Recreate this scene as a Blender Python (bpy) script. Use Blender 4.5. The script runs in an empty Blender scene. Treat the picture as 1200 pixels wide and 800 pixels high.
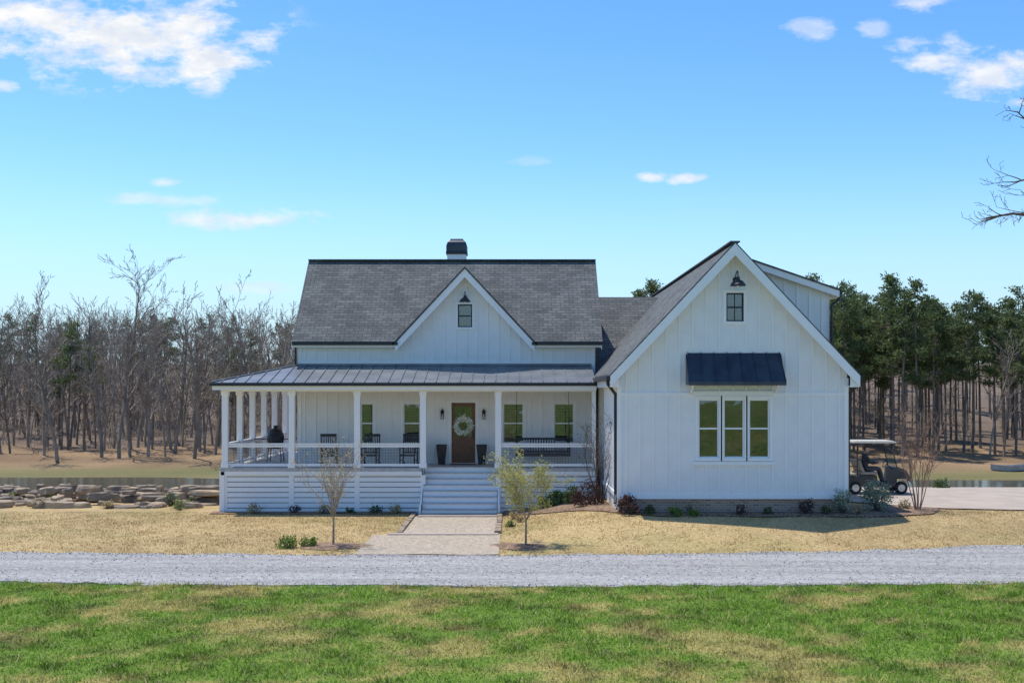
import bpy, math, random
import numpy as np
from mathutils import Vector, Matrix
from mathutils.geometry import tessellate_polygon

scene = bpy.context.scene
H = 4.3
# ---------------------------------------------------------------- helpers
class MB:
    def __init__(s):
        s.v=[]; s.f=[]; s.m=[]; s.mats=[]
    def mi(s,mat):
        if mat not in s.mats: s.mats.append(mat)
        return s.mats.index(mat)
    def add(s,vs,fs,mat):
        b=len(s.v); k=s.mi(mat)
        s.v.extend([tuple(v) for v in vs])
        for f in fs:
            s.f.append([i+b for i in f]); s.m.append(k)
    def box(s,x0,x1,y0,y1,z0,z1,mat):
        vs=[(x0,y0,z0),(x1,y0,z0),(x1,y1,z0),(x0,y1,z0),(x0,y0,z1),(x1,y0,z1),(x1,y1,z1),(x0,y1,z1)]
        s.add(vs,[(0,3,2,1),(4,5,6,7),(0,1,5,4),(1,2,6,5),(2,3,7,6),(3,0,4,7)],mat)
    def beam(s,p0,p1,w,h,mat,up=(0,0,1)):
        p0=Vector(p0);p1=Vector(p1);d=(p1-p0).normalized();up=Vector(up)
        sd=d.cross(up)
        if sd.length<1e-4: sd=d.cross(Vector((1,0,0)))
        sd.normalize(); u=sd.cross(d)
        vs=[]
        for p in (p0,p1):
            for a,b in ((-1,-1),(1,-1),(1,1),(-1,1)):
                vs.append(p+sd*(a*w/2)+u*(b*h/2))
        s.add(vs,[(0,1,2,3),(7,6,5,4),(0,4,5,1),(1,5,6,2),(2,6,7,3),(3,7,4,0)],mat)
    def cyl(s,p0,p1,r0,r1,n,mat,caps=True):
        p0=Vector(p0);p1=Vector(p1);d=(p1-p0).normalized()
        a=d.orthogonal().normalized();b=d.cross(a)
        vs=[]
        for p,r in((p0,r0),(p1,r1)):
            for i in range(n):
                t=2*math.pi*i/n
                vs.append(p+a*(r*math.cos(t))+b*(r*math.sin(t)))
        fs=[(i,(i+1)%n,n+(i+1)%n,n+i) for i in range(n)]
        if caps: fs+= [tuple(range(n-1,-1,-1)),tuple(range(n,2*n))]
        s.add(vs,fs,mat)
    def path(s,pts,r,n,mat):
        for a,b in zip(pts[:-1],pts[1:]): s.cyl(a,b,r,r,n,mat)
    def lathe(s,c,prof,n,mat,axis='z'):
        vs=[];c=Vector(c)
        for r,z in prof:
            for i in range(n):
                t=2*math.pi*i/n
                if axis=='z': vs.append(c+Vector((r*math.cos(t),r*math.sin(t),z)))
                else: vs.append(c+Vector((r*math.cos(t),z,r*math.sin(t))))
        fs=[]
        for k in range(len(prof)-1):
            for i in range(n):
                fs.append((k*n+i,k*n+(i+1)%n,(k+1)*n+(i+1)%n,(k+1)*n+i))
        fs.append(tuple(range(n-1,-1,-1))); m=(len(prof)-1)*n
        fs.append(tuple(range(m,m+n)))
        s.add(vs,fs,mat)
    def slab(s,pts,t,mat,mat2=None):
        pts=[Vector(p) for p in pts]; n=len(pts); t=Vector(t)
        tri=tessellate_polygon([pts])
        vs=pts+[p+t for p in pts]
        s.add(vs,[tuple(q) for q in tri],mat)
        s.add(vs,[tuple(i+n for i in q) for q in tri]+[(i,(i+1)%n,n+(i+1)%n,n+i) for i in range(n)],mat2 or mat)
    def wall(s,outer,holes,y0,y1,mat,axis='y'):
        def c(a,b,y): return (a,y,b) if axis=='y' else (y,a,b)
        loops=[[Vector((a,b,0)) for a,b in L] for L in [outer]+holes]
        tri=tessellate_polygon(loops)
        flat=[p for L in loops for p in L]; n=len(flat)
        vs=[c(p.x,p.y,y0) for p in flat]+[c(p.x,p.y,y1) for p in flat]
        fs=[tuple(q) for q in tri]+[tuple(i+n for i in q) for q in tri]
        o=0
        for L in loops:
            k=len(L)
            for i in range(k):
                fs.append((o+i,o+(i+1)%k,n+o+(i+1)%k,n+o+i))
            o+=k
        s.add(vs,fs,mat)
    def build(s,name,parent=None,smooth=False,bevel=0,loc=None,rotz=0):
        me=bpy.data.meshes.new(name); me.from_pydata(s.v,[],s.f)
        for m in s.mats: me.materials.append(m)
        me.polygons.foreach_set('material_index',s.m)
        if smooth: me.polygons.foreach_set('use_smooth',[True]*len(s.f))
        me.update()
        ob=bpy.data.objects.new(name,me); scene.collection.objects.link(ob)
        if parent: ob.parent=parent
        if loc: ob.location=loc
        ob.rotation_euler[2]=rotz
        if bevel:
            b=ob.modifiers.new('bev','BEVEL'); b.width=bevel; b.segments=2; b.limit_method='ANGLE'
        return ob
def empty(name,loc=(0,0,0),rotz=0):
    e=bpy.data.objects.new(name,None); scene.collection.objects.link(e); e.location=loc; e.rotation_euler[2]=rotz
    e.empty_display_size=.3
    return e

def newmat(name):
    m=bpy.data.materials.new(name); m.use_nodes=True
    nt=m.node_tree; b=nt.nodes['Principled BSDF']
    return m,nt,b
def L(nt,a,b): nt.links.new(a,b)
def mixc(nt,fac,a,b,blend='MIX'):
    n=nt.nodes.new('ShaderNodeMix'); n.data_type='RGBA'; n.blend_type=blend
    def setv(sock,v):
        if isinstance(v,(tuple,list)): sock.default_value=(v[0],v[1],v[2],1)
        elif isinstance(v,(int,float)): sock.default_value=v
        else: L(nt,v,sock)
    setv(n.inputs[0],fac); setv(n.inputs[6],a); setv(n.inputs[7],b)
    return n.outputs[2]
def noise(nt,scale,detail=4,rough=.55,vec=None):
    n=nt.nodes.new('ShaderNodeTexNoise'); n.inputs['Scale'].default_value=scale
    n.inputs['Detail'].default_value=detail; n.inputs['Roughness'].default_value=rough
    if vec is None:
        g=nt.nodes.new('ShaderNodeNewGeometry'); vec=g.outputs['Position']
    L(nt,vec,n.inputs['Vector']); return n.outputs['Fac']
def ramp(nt,fac,p0,p1):
    n=nt.nodes.new('ShaderNodeMapRange'); n.interpolation_type='SMOOTHSTEP'
    L(nt,fac,n.inputs['Value']); n.inputs['From Min'].default_value=p0; n.inputs['From Max'].default_value=p1
    return n.outputs['Result']
def bump(nt,b,h,strength,dist):
    n=nt.nodes.new('ShaderNodeBump'); n.inputs['Strength'].default_value=strength; n.inputs['Distance'].default_value=dist
    L(nt,h,n.inputs['Height']); L(nt,n.outputs['Normal'],b.inputs['Normal'])
def P(name,col,rough=.6,metal=0,ns=None,col2=None,bmp=None,spec=.4,lo=.35,hi=.65):
    m,nt,b=newmat(name)
    b.inputs['Roughness'].default_value=rough; b.inputs['Metallic'].default_value=metal
    b.inputs['Specular IOR Level'].default_value=spec
    if ns:
        c2=col2 or tuple(c*.8 for c in col)
        f=ramp(nt,noise(nt,ns,3),lo,hi)
        L(nt,mixc(nt,f,col,c2),b.inputs['Base Color'])
    else: b.inputs['Base Color'].default_value=(*col,1)
    if bmp: bump(nt,b,noise(nt,bmp[0],5),bmp[1],bmp[2])
    return m

WHITE=P('white_paint',(.86,.85,.825),.5,ns=2,col2=(.82,.81,.79))
TRIM=P('white_trim',(.90,.89,.87),.45,ns=5,col2=(.87,.865,.85))
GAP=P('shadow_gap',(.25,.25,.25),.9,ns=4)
BLACK=P('black_metal',(.018,.02,.024),.4,ns=8,col2=(.03,.032,.036))
BLACKP=P('black_paint',(.02,.02,.022),.45,ns=8,col2=(.035,.035,.04))
METAL=P('standing_seam_metal',(.14,.155,.175),.42,.45,ns=1.2,col2=(.19,.205,.225))
METALD=P('awning_metal',(.045,.052,.065),.36,.4,ns=2,col2=(.065,.075,.09))
FLOORW=P('porch_floor_paint',(.50,.49,.48),.6,ns=6)
TREAD=P('tread_paint',(.55,.55,.55),.6,ns=6)
DOOR=P('door_wood',(.20,.085,.04),.4,ns=14,col2=(.13,.055,.028))
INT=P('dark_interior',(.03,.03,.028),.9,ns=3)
BLIND=P('window_blind',(.32,.34,.31),.7,ns=3,col2=(.24,.26,.235))
OLIVE=P('olive_reflection_panel',(.065,.062,.028),.7,ns=1.3,col2=(.012,.013,.009),lo=.42,hi=.58)  # backing panel: mottled olive paints in the grass and trees reflected by the glass
WIRE=P('wire_mesh',(.22,.23,.24),.5,.3,ns=9)
CONC=P('driveway_concrete',(.42,.35,.285),.9,ns=1.2,col2=(.36,.30,.245),bmp=(40,.2,.01))
BARK=P('hazy_grey_bark',(.33,.275,.22),.9,ns=1.2,col2=(.20,.165,.135))  # both far-tree barks are lightened, putting distance haze into their colour
BARKL=P('hazy_pale_bark',(.42,.355,.29),.9,ns=1.2,col2=(.28,.235,.19))
BARKP=P('pine_bark',(.25,.20,.165),.9,ns=2,col2=(.15,.12,.10))
BARKD=P('dark_bark',(.08,.065,.055),.9,ns=5,col2=(.13,.11,.095))
TWIG=P('tan_bark',(.40,.32,.23),.85,ns=6,col2=(.28,.21,.15))
TWIGR=P('reddish_twig',(.36,.22,.16),.85,ns=6,col2=(.26,.15,.11))
ROCK=P('ledge_stone',(.33,.255,.175),.9,ns=1.6,col2=(.20,.16,.12),bmp=(6,.6,.05))

def shingle(name,ax):
    m,nt,b=newmat(name); b.inputs['Roughness'].default_value=.9; b.inputs['Specular IOR Level'].default_value=.2
    g=nt.nodes.new('ShaderNodeNewGeometry'); s=nt.nodes.new('ShaderNodeSeparateXYZ'); L(nt,g.outputs['Position'],s.inputs[0])
    mu=nt.nodes.new('ShaderNodeMath'); mu.operation='MULTIPLY'; mu.inputs[1].default_value=1.42; L(nt,s.outputs[2],mu.inputs[0])
    c=nt.nodes.new('ShaderNodeCombineXYZ'); L(nt,s.outputs[ax],c.inputs[0]); L(nt,mu.outputs[0],c.inputs[1])
    br=nt.nodes.new('ShaderNodeTexBrick'); L(nt,c.outputs[0],br.inputs['Vector'])
    br.inputs['Scale'].default_value=1; br.inputs['Brick Width'].default_value=.34; br.inputs['Row Height'].default_value=.15
    br.inputs['Mortar Size'].default_value=.012; br.inputs['Mortar Smooth'].default_value=.3
    br.inputs['Color1'].default_value=(.105,.112,.112,1); br.inputs['Color2'].default_value=(.165,.172,.168,1); br.inputs['Mortar'].default_value=(.05,.055,.055,1)
    f=ramp(nt,noise(nt,1.1,4),.3,.7)
    col=mixc(nt,f,(.85,.85,.86),(1.12,1.11,1.09))
    o=mixc(nt,1.0,br.outputs['Color'],col,'MULTIPLY')
    o2=mixc(nt,ramp(nt,noise(nt,30,1),.35,.65),(.78,.78,.78),(1.2,1.2,1.2))
    L(nt,mixc(nt,1.0,o,o2,'MULTIPLY'),b.inputs['Base Color'])
    bump(nt,b,br.outputs['Fac'],-.4,.02)
    return m
SHX=shingle('shingle_roof_x',0); SHY=shingle('shingle_roof_y',1)

def brickmat():
    m,nt,b=newmat('foundation_brick'); b.inputs['Roughness'].default_value=.9
    g=nt.nodes.new('ShaderNodeNewGeometry'); s=nt.nodes.new('ShaderNodeSeparateXYZ'); L(nt,g.outputs['Position'],s.inputs[0])
    ad=nt.nodes.new('ShaderNodeMath'); ad.operation='ADD'; L(nt,s.outputs[0],ad.inputs[0]); L(nt,s.outputs[1],ad.inputs[1])
    c=nt.nodes.new('ShaderNodeCombineXYZ'); L(nt,ad.outputs[0],c.inputs[0]); L(nt,s.outputs[2],c.inputs[1])
    br=nt.nodes.new('ShaderNodeTexBrick'); L(nt,c.outputs[0],br.inputs['Vector'])
    br.inputs['Scale'].default_value=1; br.inputs['Brick Width'].default_value=.21; br.inputs['Row Height'].default_value=.075; br.inputs['Mortar Size'].default_value=.01
    br.inputs['Color1'].default_value=(.30,.16,.10,1); br.inputs['Color2'].default_value=(.46,.30,.21,1); br.inputs['Mortar'].default_value=(.45,.4,.35,1)
    L(nt,br.outputs['Color'],b.inputs['Base Color']); return m
BRICK=brickmat()

def glassmat():
    m=bpy.data.materials.new('window_glass'); m.use_nodes=True; nt=m.node_tree
    nt.nodes.clear(); o=nt.nodes.new('ShaderNodeOutputMaterial')
    t=nt.nodes.new('ShaderNodeBsdfTransparent'); t.inputs[0].default_value=(.78,.82,.80,1)
    g=nt.nodes.new('ShaderNodeBsdfGlossy'); g.inputs['Roughness'].default_value=.02; g.inputs[0].default_value=(.9,.95,1,1)
    n=nt.nodes.new('ShaderNodeBump'); n.inputs['Strength'].default_value=.15; n.inputs['Distance'].default_value=.03
    L(nt,noise(nt,1.5,2),n.inputs['Height']); L(nt,n.outputs[0],g.inputs['Normal'])
    mx=nt.nodes.new('ShaderNodeMixShader'); mx.inputs[0].default_value=.10
    L(nt,t.outputs[0],mx.inputs[1]); L(nt,g.outputs[0],mx.inputs[2]); L(nt,mx.outputs[0],o.inputs[0]); return m
GLASS=glassmat()

def gravel(name,c1,c2,c3,sc,big=.5,trk=False):
    m,nt,b=newmat(name); b.inputs['Roughness'].default_value=.95; b.inputs['Specular IOR Level'].default_value=.15
    g=nt.nodes.new('ShaderNodeNewGeometry')
    v=nt.nodes.new('ShaderNodeTexVoronoi'); v.inputs['Scale'].default_value=sc; L(nt,g.outputs['Position'],v.inputs['Vector'])
    s=nt.nodes.new('ShaderNodeSeparateColor'); L(nt,v.outputs['Color'],s.inputs[0])
    a=mixc(nt,s.outputs[0],c1,c2)
    f=ramp(nt,noise(nt,big,6,.65),.42,.62)
    a2=mixc(nt,mixc(nt,f,(0,0,0),(.6,.6,.6)),a,c3)
    f2=ramp(nt,noise(nt,5,5,.8),.35,.65)
    a3=mixc(nt,1.0,a2,mixc(nt,f2,(.80,.80,.80),(1.12,1.12,1.12)),'MULTIPLY')
    if trk:
        mp=nt.nodes.new('ShaderNodeMapping'); mp.inputs['Scale'].default_value=(.06,1.0,1); L(nt,g.outputs['Position'],mp.inputs[0])
        f3=ramp(nt,noise(nt,1.3,3,.6,mp.outputs[0]),.35,.65)
        a3=mixc(nt,1.0,a3,mixc(nt,f3,(.84,.83,.82),(1.08,1.08,1.08)),'MULTIPLY')
    L(nt,a3,b.inputs['Base Color'])
    bump(nt,b,v.outputs['Distance'],-.8,.04); return m
ROAD=gravel('road_gravel',(.20,.195,.19),(.44,.43,.415),(.33,.325,.31),26,.6,True)
PATH=gravel('path_gravel',(.27,.22,.165),(.52,.445,.35),(.38,.32,.25),26)
MULCH=gravel('mulch',(.14,.085,.055),(.36,.25,.17),(.20,.135,.095),14,1.5)

def attrmat(name,rough=.8,mul=None,trans=0):
    m,nt,b=newmat(name); b.inputs['Roughness'].default_value=rough; b.inputs['Specular IOR Level'].default_value=.2
    a=nt.nodes.new('ShaderNodeAttribute'); a.attribute_name='Col'
    c=a.outputs['Color']
    if mul:
        f=ramp(nt,noise(nt,mul[0],5,.7),.3,.7)
        c=mixc(nt,1.0,c,mixc(nt,f,(mul[1],)*3,(mul[2],)*3),'MULTIPLY')
        bump(nt,b,noise(nt,mul[0]*2,4,.7),.5,.05)
    L(nt,c,b.inputs['Base Color'])
    if trans:
        out=nt.nodes['Material Output']; t=nt.nodes.new('ShaderNodeBsdfTranslucent'); L(nt,c,t.inputs[0])
        mx=nt.nodes.new('ShaderNodeMixShader'); mx.inputs[0].default_value=trans
        L(nt,b.outputs[0],mx.inputs[1]); L(nt,t.outputs[0],mx.inputs[2]); L(nt,mx.outputs[0],out.inputs[0])
    return m
GROUND=attrmat('ground_soil_grass',.95,(9,.7,1.2))
LEAF=attrmat('foliage',.7,None,.4)
BLADE=attrmat('grass_blades',.8,None,.35)

def colormesh(name,V,F,C,mat,parent=None,k=3):
    me=bpy.data.meshes.new(name); me.from_pydata(V.tolist(),[],F.tolist())
    at=me.color_attributes.new('Col','FLOAT_COLOR','POINT')
    c=np.ones((len(V),4),dtype=np.float32); c[:,:3]=C
    at.data.foreach_set('color',c.ravel())
    me.materials.append(mat); me.update()
    if parent is False: return me
    ob=bpy.data.objects.new(name,me); scene.collection.objects.link(ob)
    if parent: ob.parent=parent
    return ob

# ---------------------------------------------------------------- noise + terrain
_tab=np.random.RandomState(7).rand(256,256)
def vn(x,y,s,seed=0):
    x=np.asarray(x,float)/s+seed*17.3; y=np.asarray(y,float)/s+seed*9.7
    x,y=.8*x-.6*y,.6*x+.8*y
    xi=np.floor(x).astype(int); yi=np.floor(y).astype(int); fx=x-xi; fy=y-yi
    fx=fx*fx*(3-2*fx); fy=fy*fy*(3-2*fy)
    t=lambda a,b:_tab[a%256,b%256]
    return (t(xi,yi)*(1-fx)+t(xi+1,yi)*fx)*(1-fy)+(t(xi,yi+1)*(1-fx)+t(xi+1,yi+1)*fx)*fy
def ss(a,b,x):
    t=np.clip((x-a)/(b-a),0,1); return t*t*(3-2*t)
def road_f(x):
    x=np.clip(x,-26,26); return 25.35+.004*x*x
def road_b(x):
    x=np.clip(x,-26,24); return 30.2+np.where(x<0,.0027,.010)*x*x
def T(x,y):
    x=np.asarray(x,float); y=np.asarray(y,float)
    ys=y+2.0*np.sin(x/13.)*ss(48,56,y)+1.4*(vn(x,y,6,3)-.5)*ss(48,56,y)*2
    z=np.interp(ys,[-1000,44,50,57,60,65,69,86,110,200,400,3000],[0,0,-.35,-.85,-1.9,-1.9,-1.0,-.2,.6,9,12,12])
    rb=road_b(x)
    z=z+.55*ss(-.6,3.2,x)*ss(0,1,(y-(rb+.4))/(35-(rb+.4)+.001)*np.ones_like(x))*(1-ss(46,57,y))
    z=z+.03*(vn(x,y,3,1)-.5)*ss(60,100,y)*20
    return z
xs=np.unique(np.concatenate([[-3000,-1500,-800,-400,-250],np.arange(-160,-24,4),np.arange(-24,24,.3),np.arange(24,164,4),[250,400,800,1500,3000]]))
ys=np.unique(np.concatenate([[-600,-200,-100,-50],np.arange(-20,10,3),np.arange(10,46,.3),np.arange(46,100,1),np.arange(100,300,6),[400,700,1200,3000]]))
X,Y=np.meshgrid(xs,ys); Z=T(X,Y)
def green_col(x,y):
    n=.36*vn(x,y,1.5,1)+.36*vn(x,y,.6,2)+.28*vn(x,y,.22,3)
    f=ss(.44,.70,n)[...,None]
    g=np.array([.205,.335,.040]); s=np.array([.50,.43,.14])
    d=(1-.4*ss(.5,.8,vn(x,y,.4,21)))[...,None]
    return (g*(1-f)+s*f)*d
def dry_col(x,y):
    n=.4*vn(x,y,3,4)+.35*vn(x,y,1.0,5)+.25*vn(x,y,.35,6)
    f=ss(.3,.7,n)[...,None]
    c=np.array([.56,.415,.205])*(1-f)+np.array([.45,.325,.155])*f
    gg=ss(.62,.75,vn(x,y,1.6,9))[...,None]*.25
    return c*(1-gg)+np.array([.32,.31,.11])*gg
C=np.where((Y<27.5)[...,None],green_col(X,Y)*.62,dry_col(X,Y)*.85)
bank=np.array([.38,.255,.145])*(1-.5*vn(X,Y,5,8)[...,None])*(1.1-.35*vn(X,Y,1.5,18)[...,None])
kb=ss(44,52,Y)[...,None]; C=C*(1-kb)+bank*kb
wet=np.array([.14,.15,.055]); kw=(np.exp(-((Z+.90)/.16)**2)*(Y>45))[...,None]*.8; C=C*(1-kw)+wet*kw
ff=np.array([.20,.15,.11])*(1-.4*vn(X,Y,4,11)[...,None]); kf=ss(84,96,Y)[...,None]; C=C*(1-kf)+ff*kf
ny,nx=X.shape; idx=np.arange(nx*ny).reshape(ny,nx)
F=np.stack([idx[:-1,:-1],idx[:-1,1:],idx[1:,1:],idx[1:,:-1]],-1).reshape(-1,4)
g=colormesh('ground',np.stack([X,Y,Z],-1).reshape(-1,3),F,C.reshape(-1,3),GROUND)
g.data.polygons.foreach_set('use_smooth',[True]*len(F))

# water
mw,nt,b=newmat('pond_water'); b.inputs['Base Color'].default_value=(.075,.072,.045,1); b.inputs['Roughness'].default_value=.12
bump(nt,b,noise(nt,3,3),.2,.05)
w=MB(); w.add([(-160,50,-1),(160,50,-1),(160,76,-1),(-160,76,-1)],[(0,1,2,3)],mw); w.build('pond')

def strip(name,x0,x1,dx,fy,by,n,dz,mat):
    xx=np.arange(x0,x1+dx*.5,dx); V=[];Fc=[]
    for x in xx:
        a=float(fy(x)); c=float(by(x))
        for j in range(n+1):
            y=a+(c-a)*j/n; V.append((x,y,float(T(x,y))+dz))
    for i in range(len(xx)-1):
        for j in range(n):
            q=i*(n+1)+j; Fc.append((q,q+n+1,q+n+2,q+1))
    m=MB(); m.add(V,Fc,mat); ob=m.build(name,smooth=True); return ob
wob=lambda x,s,a,k: a*(float(vn(x,k*3.1,s,k))-.5)
strip('gravel_road',-70,70,.2,lambda x:road_f(x)+wob(x,1.1,.4,1)+wob(x,.4,.22,5),lambda x:road_b(x)+wob(x,1.3,.4,2)+wob(x,.4,.25,6),12,.012,ROAD)
strip('gravel_path',-3.3,-.5,.2,lambda x:34.6,lambda x:40.35,8,.018,PATH)
strip('gravel_path',-4.15,-.35,.2,lambda x:30.25+wob(x,.8,.2,3),lambda x:34.3,6,.018,PATH)
pb=MB(); pb.box(-3.7,-.4,34.3,34.6,-.1,.05,CONC); pb.box(-3.2,-.46,39.2,40.05,-.1,.06,CONC)
rr=random.Random(2)
yy=34.7
while yy<40.0:
    l=rr.uniform(.25,.5)
    for xa in (-3.4,-.42):
        pb.box(xa-.09+rr.uniform(-.03,.03),xa+.09,yy,yy+l-.03,-.1,.06+rr.uniform(0,.05),ROCK)
    yy+=l
pb.build('path_edging',bevel=.015)
strip('mulch_bed',-.3,13.6,.2,lambda x:float(np.interp(x,[-.3,.5,2,3.2,4.5,11.5,12.8,13.6],[39.9,39.0,37.2,35.3,34.55,34.5,35.0,36.6]))+wob(x,.9,.35,7),lambda x:41.2 if x<3.2 else (35.7 if x<10.2 else 37.5),10,.035,MULCH)
strip('mulch_bed',-10.6,-3.45,.2,lambda x:40.2+wob(x,.9,.4,9),lambda x:41.1,3,.03,MULCH)
strip('concrete_driveway',10.7,60,.5,lambda x:float(np.interp(x,[10.7,12.4,13.6,16,60],[39.5,37.6,36.6,36.0,35.2])),lambda x:45.6,6,.04,CONC)
# loose stones on the gravel
def stones(name,n,sampler,s0,s1,mat,seed):
    r=random.Random(seed); m=MB()
    for i in range(n):
        x,y=sampler(r); s=r.uniform(s0,s1); z=float(T(x,y))+.015; k=5; ph=r.uniform(0,6)
        V=[(x+math.cos(ph+j/k*6.283)*s*r.uniform(.7,1.1),y+math.sin(ph+j/k*6.283)*s*r.uniform(.7,1.1),z-.01) for j in range(k)]
        V+=[(x+(a[0]-x)*.6,y+(a[1]-y)*.6,z+s*.7) for a in V]
        m.add(V,[(j,(j+1)%k,k+(j+1)%k,k+j) for j in range(k)]+[tuple(range(k,2*k))],mat)
    m.build(name)
STN=P('loose_stone',(.40,.39,.375),.9,ns=7,col2=(.2,.195,.19),lo=.45,hi=.55)
def smp(r):
    x=r.uniform(-17,18); a=float(road_f(x));c=float(road_b(x)); t=r.random()
    t=t if r.random()<.4 else (r.gauss(0,.035) if r.random()<.5 else 1-abs(r.gauss(0,.05)))
    return x,a+(c-a)*t
stones('loose_gravel',4500,smp,.010,.024,STN,4)
stones('mulch_chips',2600,lambda r:(lambda x:(x,float(np.interp(x,[-.3,.5,2,3.2,4.5,11.5,12.8,13.6],[39.9,39.0,37.2,35.3,34.55,34.5,35.0,36.6]))+abs(r.gauss(0,.45))))(r.uniform(-.2,13.5)),.015,.04,P('bark_chip',(.34,.23,.15),.9,ns=9,col2=(.12,.075,.05),lo=.45,hi=.55),5)

# ---------------------------------------------------------------- grass blades
def blades(name,n,x0,x1,y0,y1,mask,colf,h0,h1,wd,seed):
    r=np.random.RandomState(seed)
    x=r.uniform(x0,x1,n); y=r.uniform(y0,y1,n); k=mask(x,y); x=x[k];y=y[k]; n=len(x)
    z=T(x,y); a=r.uniform(0,math.tau,n); h=r.uniform(h0,h1,n)*(.4+1.5*vn(x,y,.3,12)**1.5); lx=r.normal(0,.6,n)*h; ly=r.normal(0,.6,n)*h
    w=wd*r.uniform(.6,1.3,n)
    V=np.empty((n,3,3)); V[:,0]=np.stack([x-np.cos(a)*w,y-np.sin(a)*w,z],-1); V[:,1]=np.stack([x+np.cos(a)*w,y+np.sin(a)*w,z],-1)
    V[:,2]=np.stack([x+lx,y+ly,z+h],-1)
    c=colf(x,y)*r.uniform(.65,1.35,n)[:,None]
    sw=r.rand(n)<.1; c[sw]=np.array([.58,.49,.24])
    C=np.repeat(c[:,None,:],3,1)
    return colormesh(name,V.reshape(-1,3),np.arange(n*3).reshape(-1,3),C.reshape(-1,3),BLADE)
blades('lawn_grass',230000,-16,16,14,26.3,lambda x,y:y<road_f(x)+.5*(vn(x,y,.45,2)-.5)-.02,green_col,.025,.08,.011,1)
def bedfront(x): return np.interp(x,[-20,-10.8,-10.6,-3.4,-.3,.5,2,3.2,4.5,11.5,12.8,13.6,16,40],[41,41,40.2,40.2,39.9,39.0,37.2,35.3,34.55,34.5,35.0,36.6,36.,35.5])
treespots=[(-4.95,31.9,1.0),(.38,31.9,1.0)]
def drymask(x,y):
    k=(y>road_b(x)+.05-.3*(vn(x,y,.5,31)-.3))&(y<bedfront(x))&~((x>-3.4)&(x<-.42)&(y>34.3))&~((x>-4.15)&(x<-.35)&(y<34.6))
    for a,b_,r_ in treespots: k&=((x-a)/r_)**2+((y-b_)/(r_*.75))**2>1
    return k
blades('dry_lawn_grass',110000,-19,20,30.0,41,drymask,dry_col,.015,.05,.012,2)
for a,b_,r_ in treespots:
    m=MB(); V=[(a,b_,.07)];
    for i in range(28):
        t=i/28*math.tau; q=r_*(1+.12*math.sin(3*t+a)+.05*math.sin(7*t)); V.append((a+q*math.cos(t),b_+.72*q*math.sin(t),.016))
    m.add(V,[(0,i+1,(i+1)%28+1) for i in range(28)],MULCH); m.build('mulch_ring',smooth=True)

# ---------------------------------------------------------------- trees
def grow(S,r,p,d,Ln,rad,lvl,maxl,nch,up,wob,minr,tips=None,ratio=.62,ang=(30,60),start=0.25):
    n=max(2,6-lvl) if lvl else 9
    for i in range(n):
        d=(d+Vector((r.gauss(0,wob),r.gauss(0,wob),r.gauss(0,wob)+up))).normalized()
        p2=p+d*(Ln/n); ra=max(minr,rad*(1-.75*i/n)); rb=max(minr*.8,rad*(1-.75*(i+1)/n))
        S.append((*p,*p2,ra,rb)); p=p2
        if lvl<maxl and (i+1)/n>start:
            k=nch[lvl]/(n*(1-start)); c=int(k)+(1 if r.random()<k-int(k) else 0)
            for _ in range(c):
                o=d.orthogonal().normalized(); o.rotate(Matrix.Rotation(r.uniform(0,math.tau),3,d))
                t=math.radians(r.uniform(*ang)); dd=d*math.cos(t)+o*math.sin(t)
                grow(S,r,p.copy(),dd,Ln*ratio*r.uniform(.6,1.1)*(1-.45*(i/n) if lvl==0 else 1),rb*.6,lvl+1,maxl,nch,up,wob*1.15,minr,tips,ratio,ang,.15)
    if tips is not None and lvl>=maxl-1: tips.append(p.copy())
def segmesh(name,S,mat,k=3,k0=None):
    S=np.array(S); A=S[:,:3];B=S[:,3:6]; D=B-A; D/=np.linalg.norm(D,axis=1)[:,None]+1e-9
    ref=np.where(np.abs(D[:,2:3])<.9,np.array([[0,0,1.]]),np.array([[1.,0,0]]))
    U=np.cross(D,ref); U/=np.linalg.norm(U,axis=1)[:,None]; W=np.cross(D,U)
    n=len(S); V=np.empty((n,2,k,3))
    for i in range(k):
        t=math.tau*i/k; o=U*math.cos(t)+W*math.sin(t)
        V[:,0,i]=A+o*S[:,6:7]; V[:,1,i]=B+o*S[:,7:8]
    base=(np.arange(n)*2*k)[:,None,None]
    q=np.array([[i,(i+1)%k,k+(i+1)%k,k+i] for i in range(k)])[None]
    F=(base+q).reshape(-1,4)
    me=bpy.data.meshes.new(name); me.from_pydata(V.reshape(-1,3).tolist(),[],F.tolist()); me.materials.append(mat)
    me.polygons.foreach_set('use_smooth',[True]*len(F)); me.update(); return me
def leaves(P_,n,spread,size,cols,rs,aspect=.6,flat=1.0):
    P_=np.array(P_); r=np.random.RandomState(rs)
    c=P_[r.randint(0,len(P_),n)]+r.normal(0,1,(n,3))*np.array([spread,spread,spread*flat])
    u=r.normal(0,1,(n,3)); u/=np.linalg.norm(u,axis=1)[:,None]
    v=np.cross(u,r.normal(0,1,(n,3))); v/=np.linalg.norm(v,axis=1)[:,None]
    s=size*r.uniform(.6,1.4,(n,1))
    V=np.stack([c-u*s,c+v*s*aspect,c+u*s,c-v*s*aspect],1)
    cols=np.array(cols); t=r.rand(n,1); C=cols[0]*(1-t)+cols[1]*t
    C=np.repeat(C[:,None],4,1)
    return V.reshape(-1,3),np.arange(n*4).reshape(-1,4),C.reshape(-1,3)
def link(name,me,parent,loc=(0,0,0),s=1,rz=0,sz=None):
    o=bpy.data.objects.new(name,me); scene.collection.objects.link(o); o.parent=parent
    o.location=loc; o.scale=(s,s,sz or s); o.rotation_euler[2]=rz; return o

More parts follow.
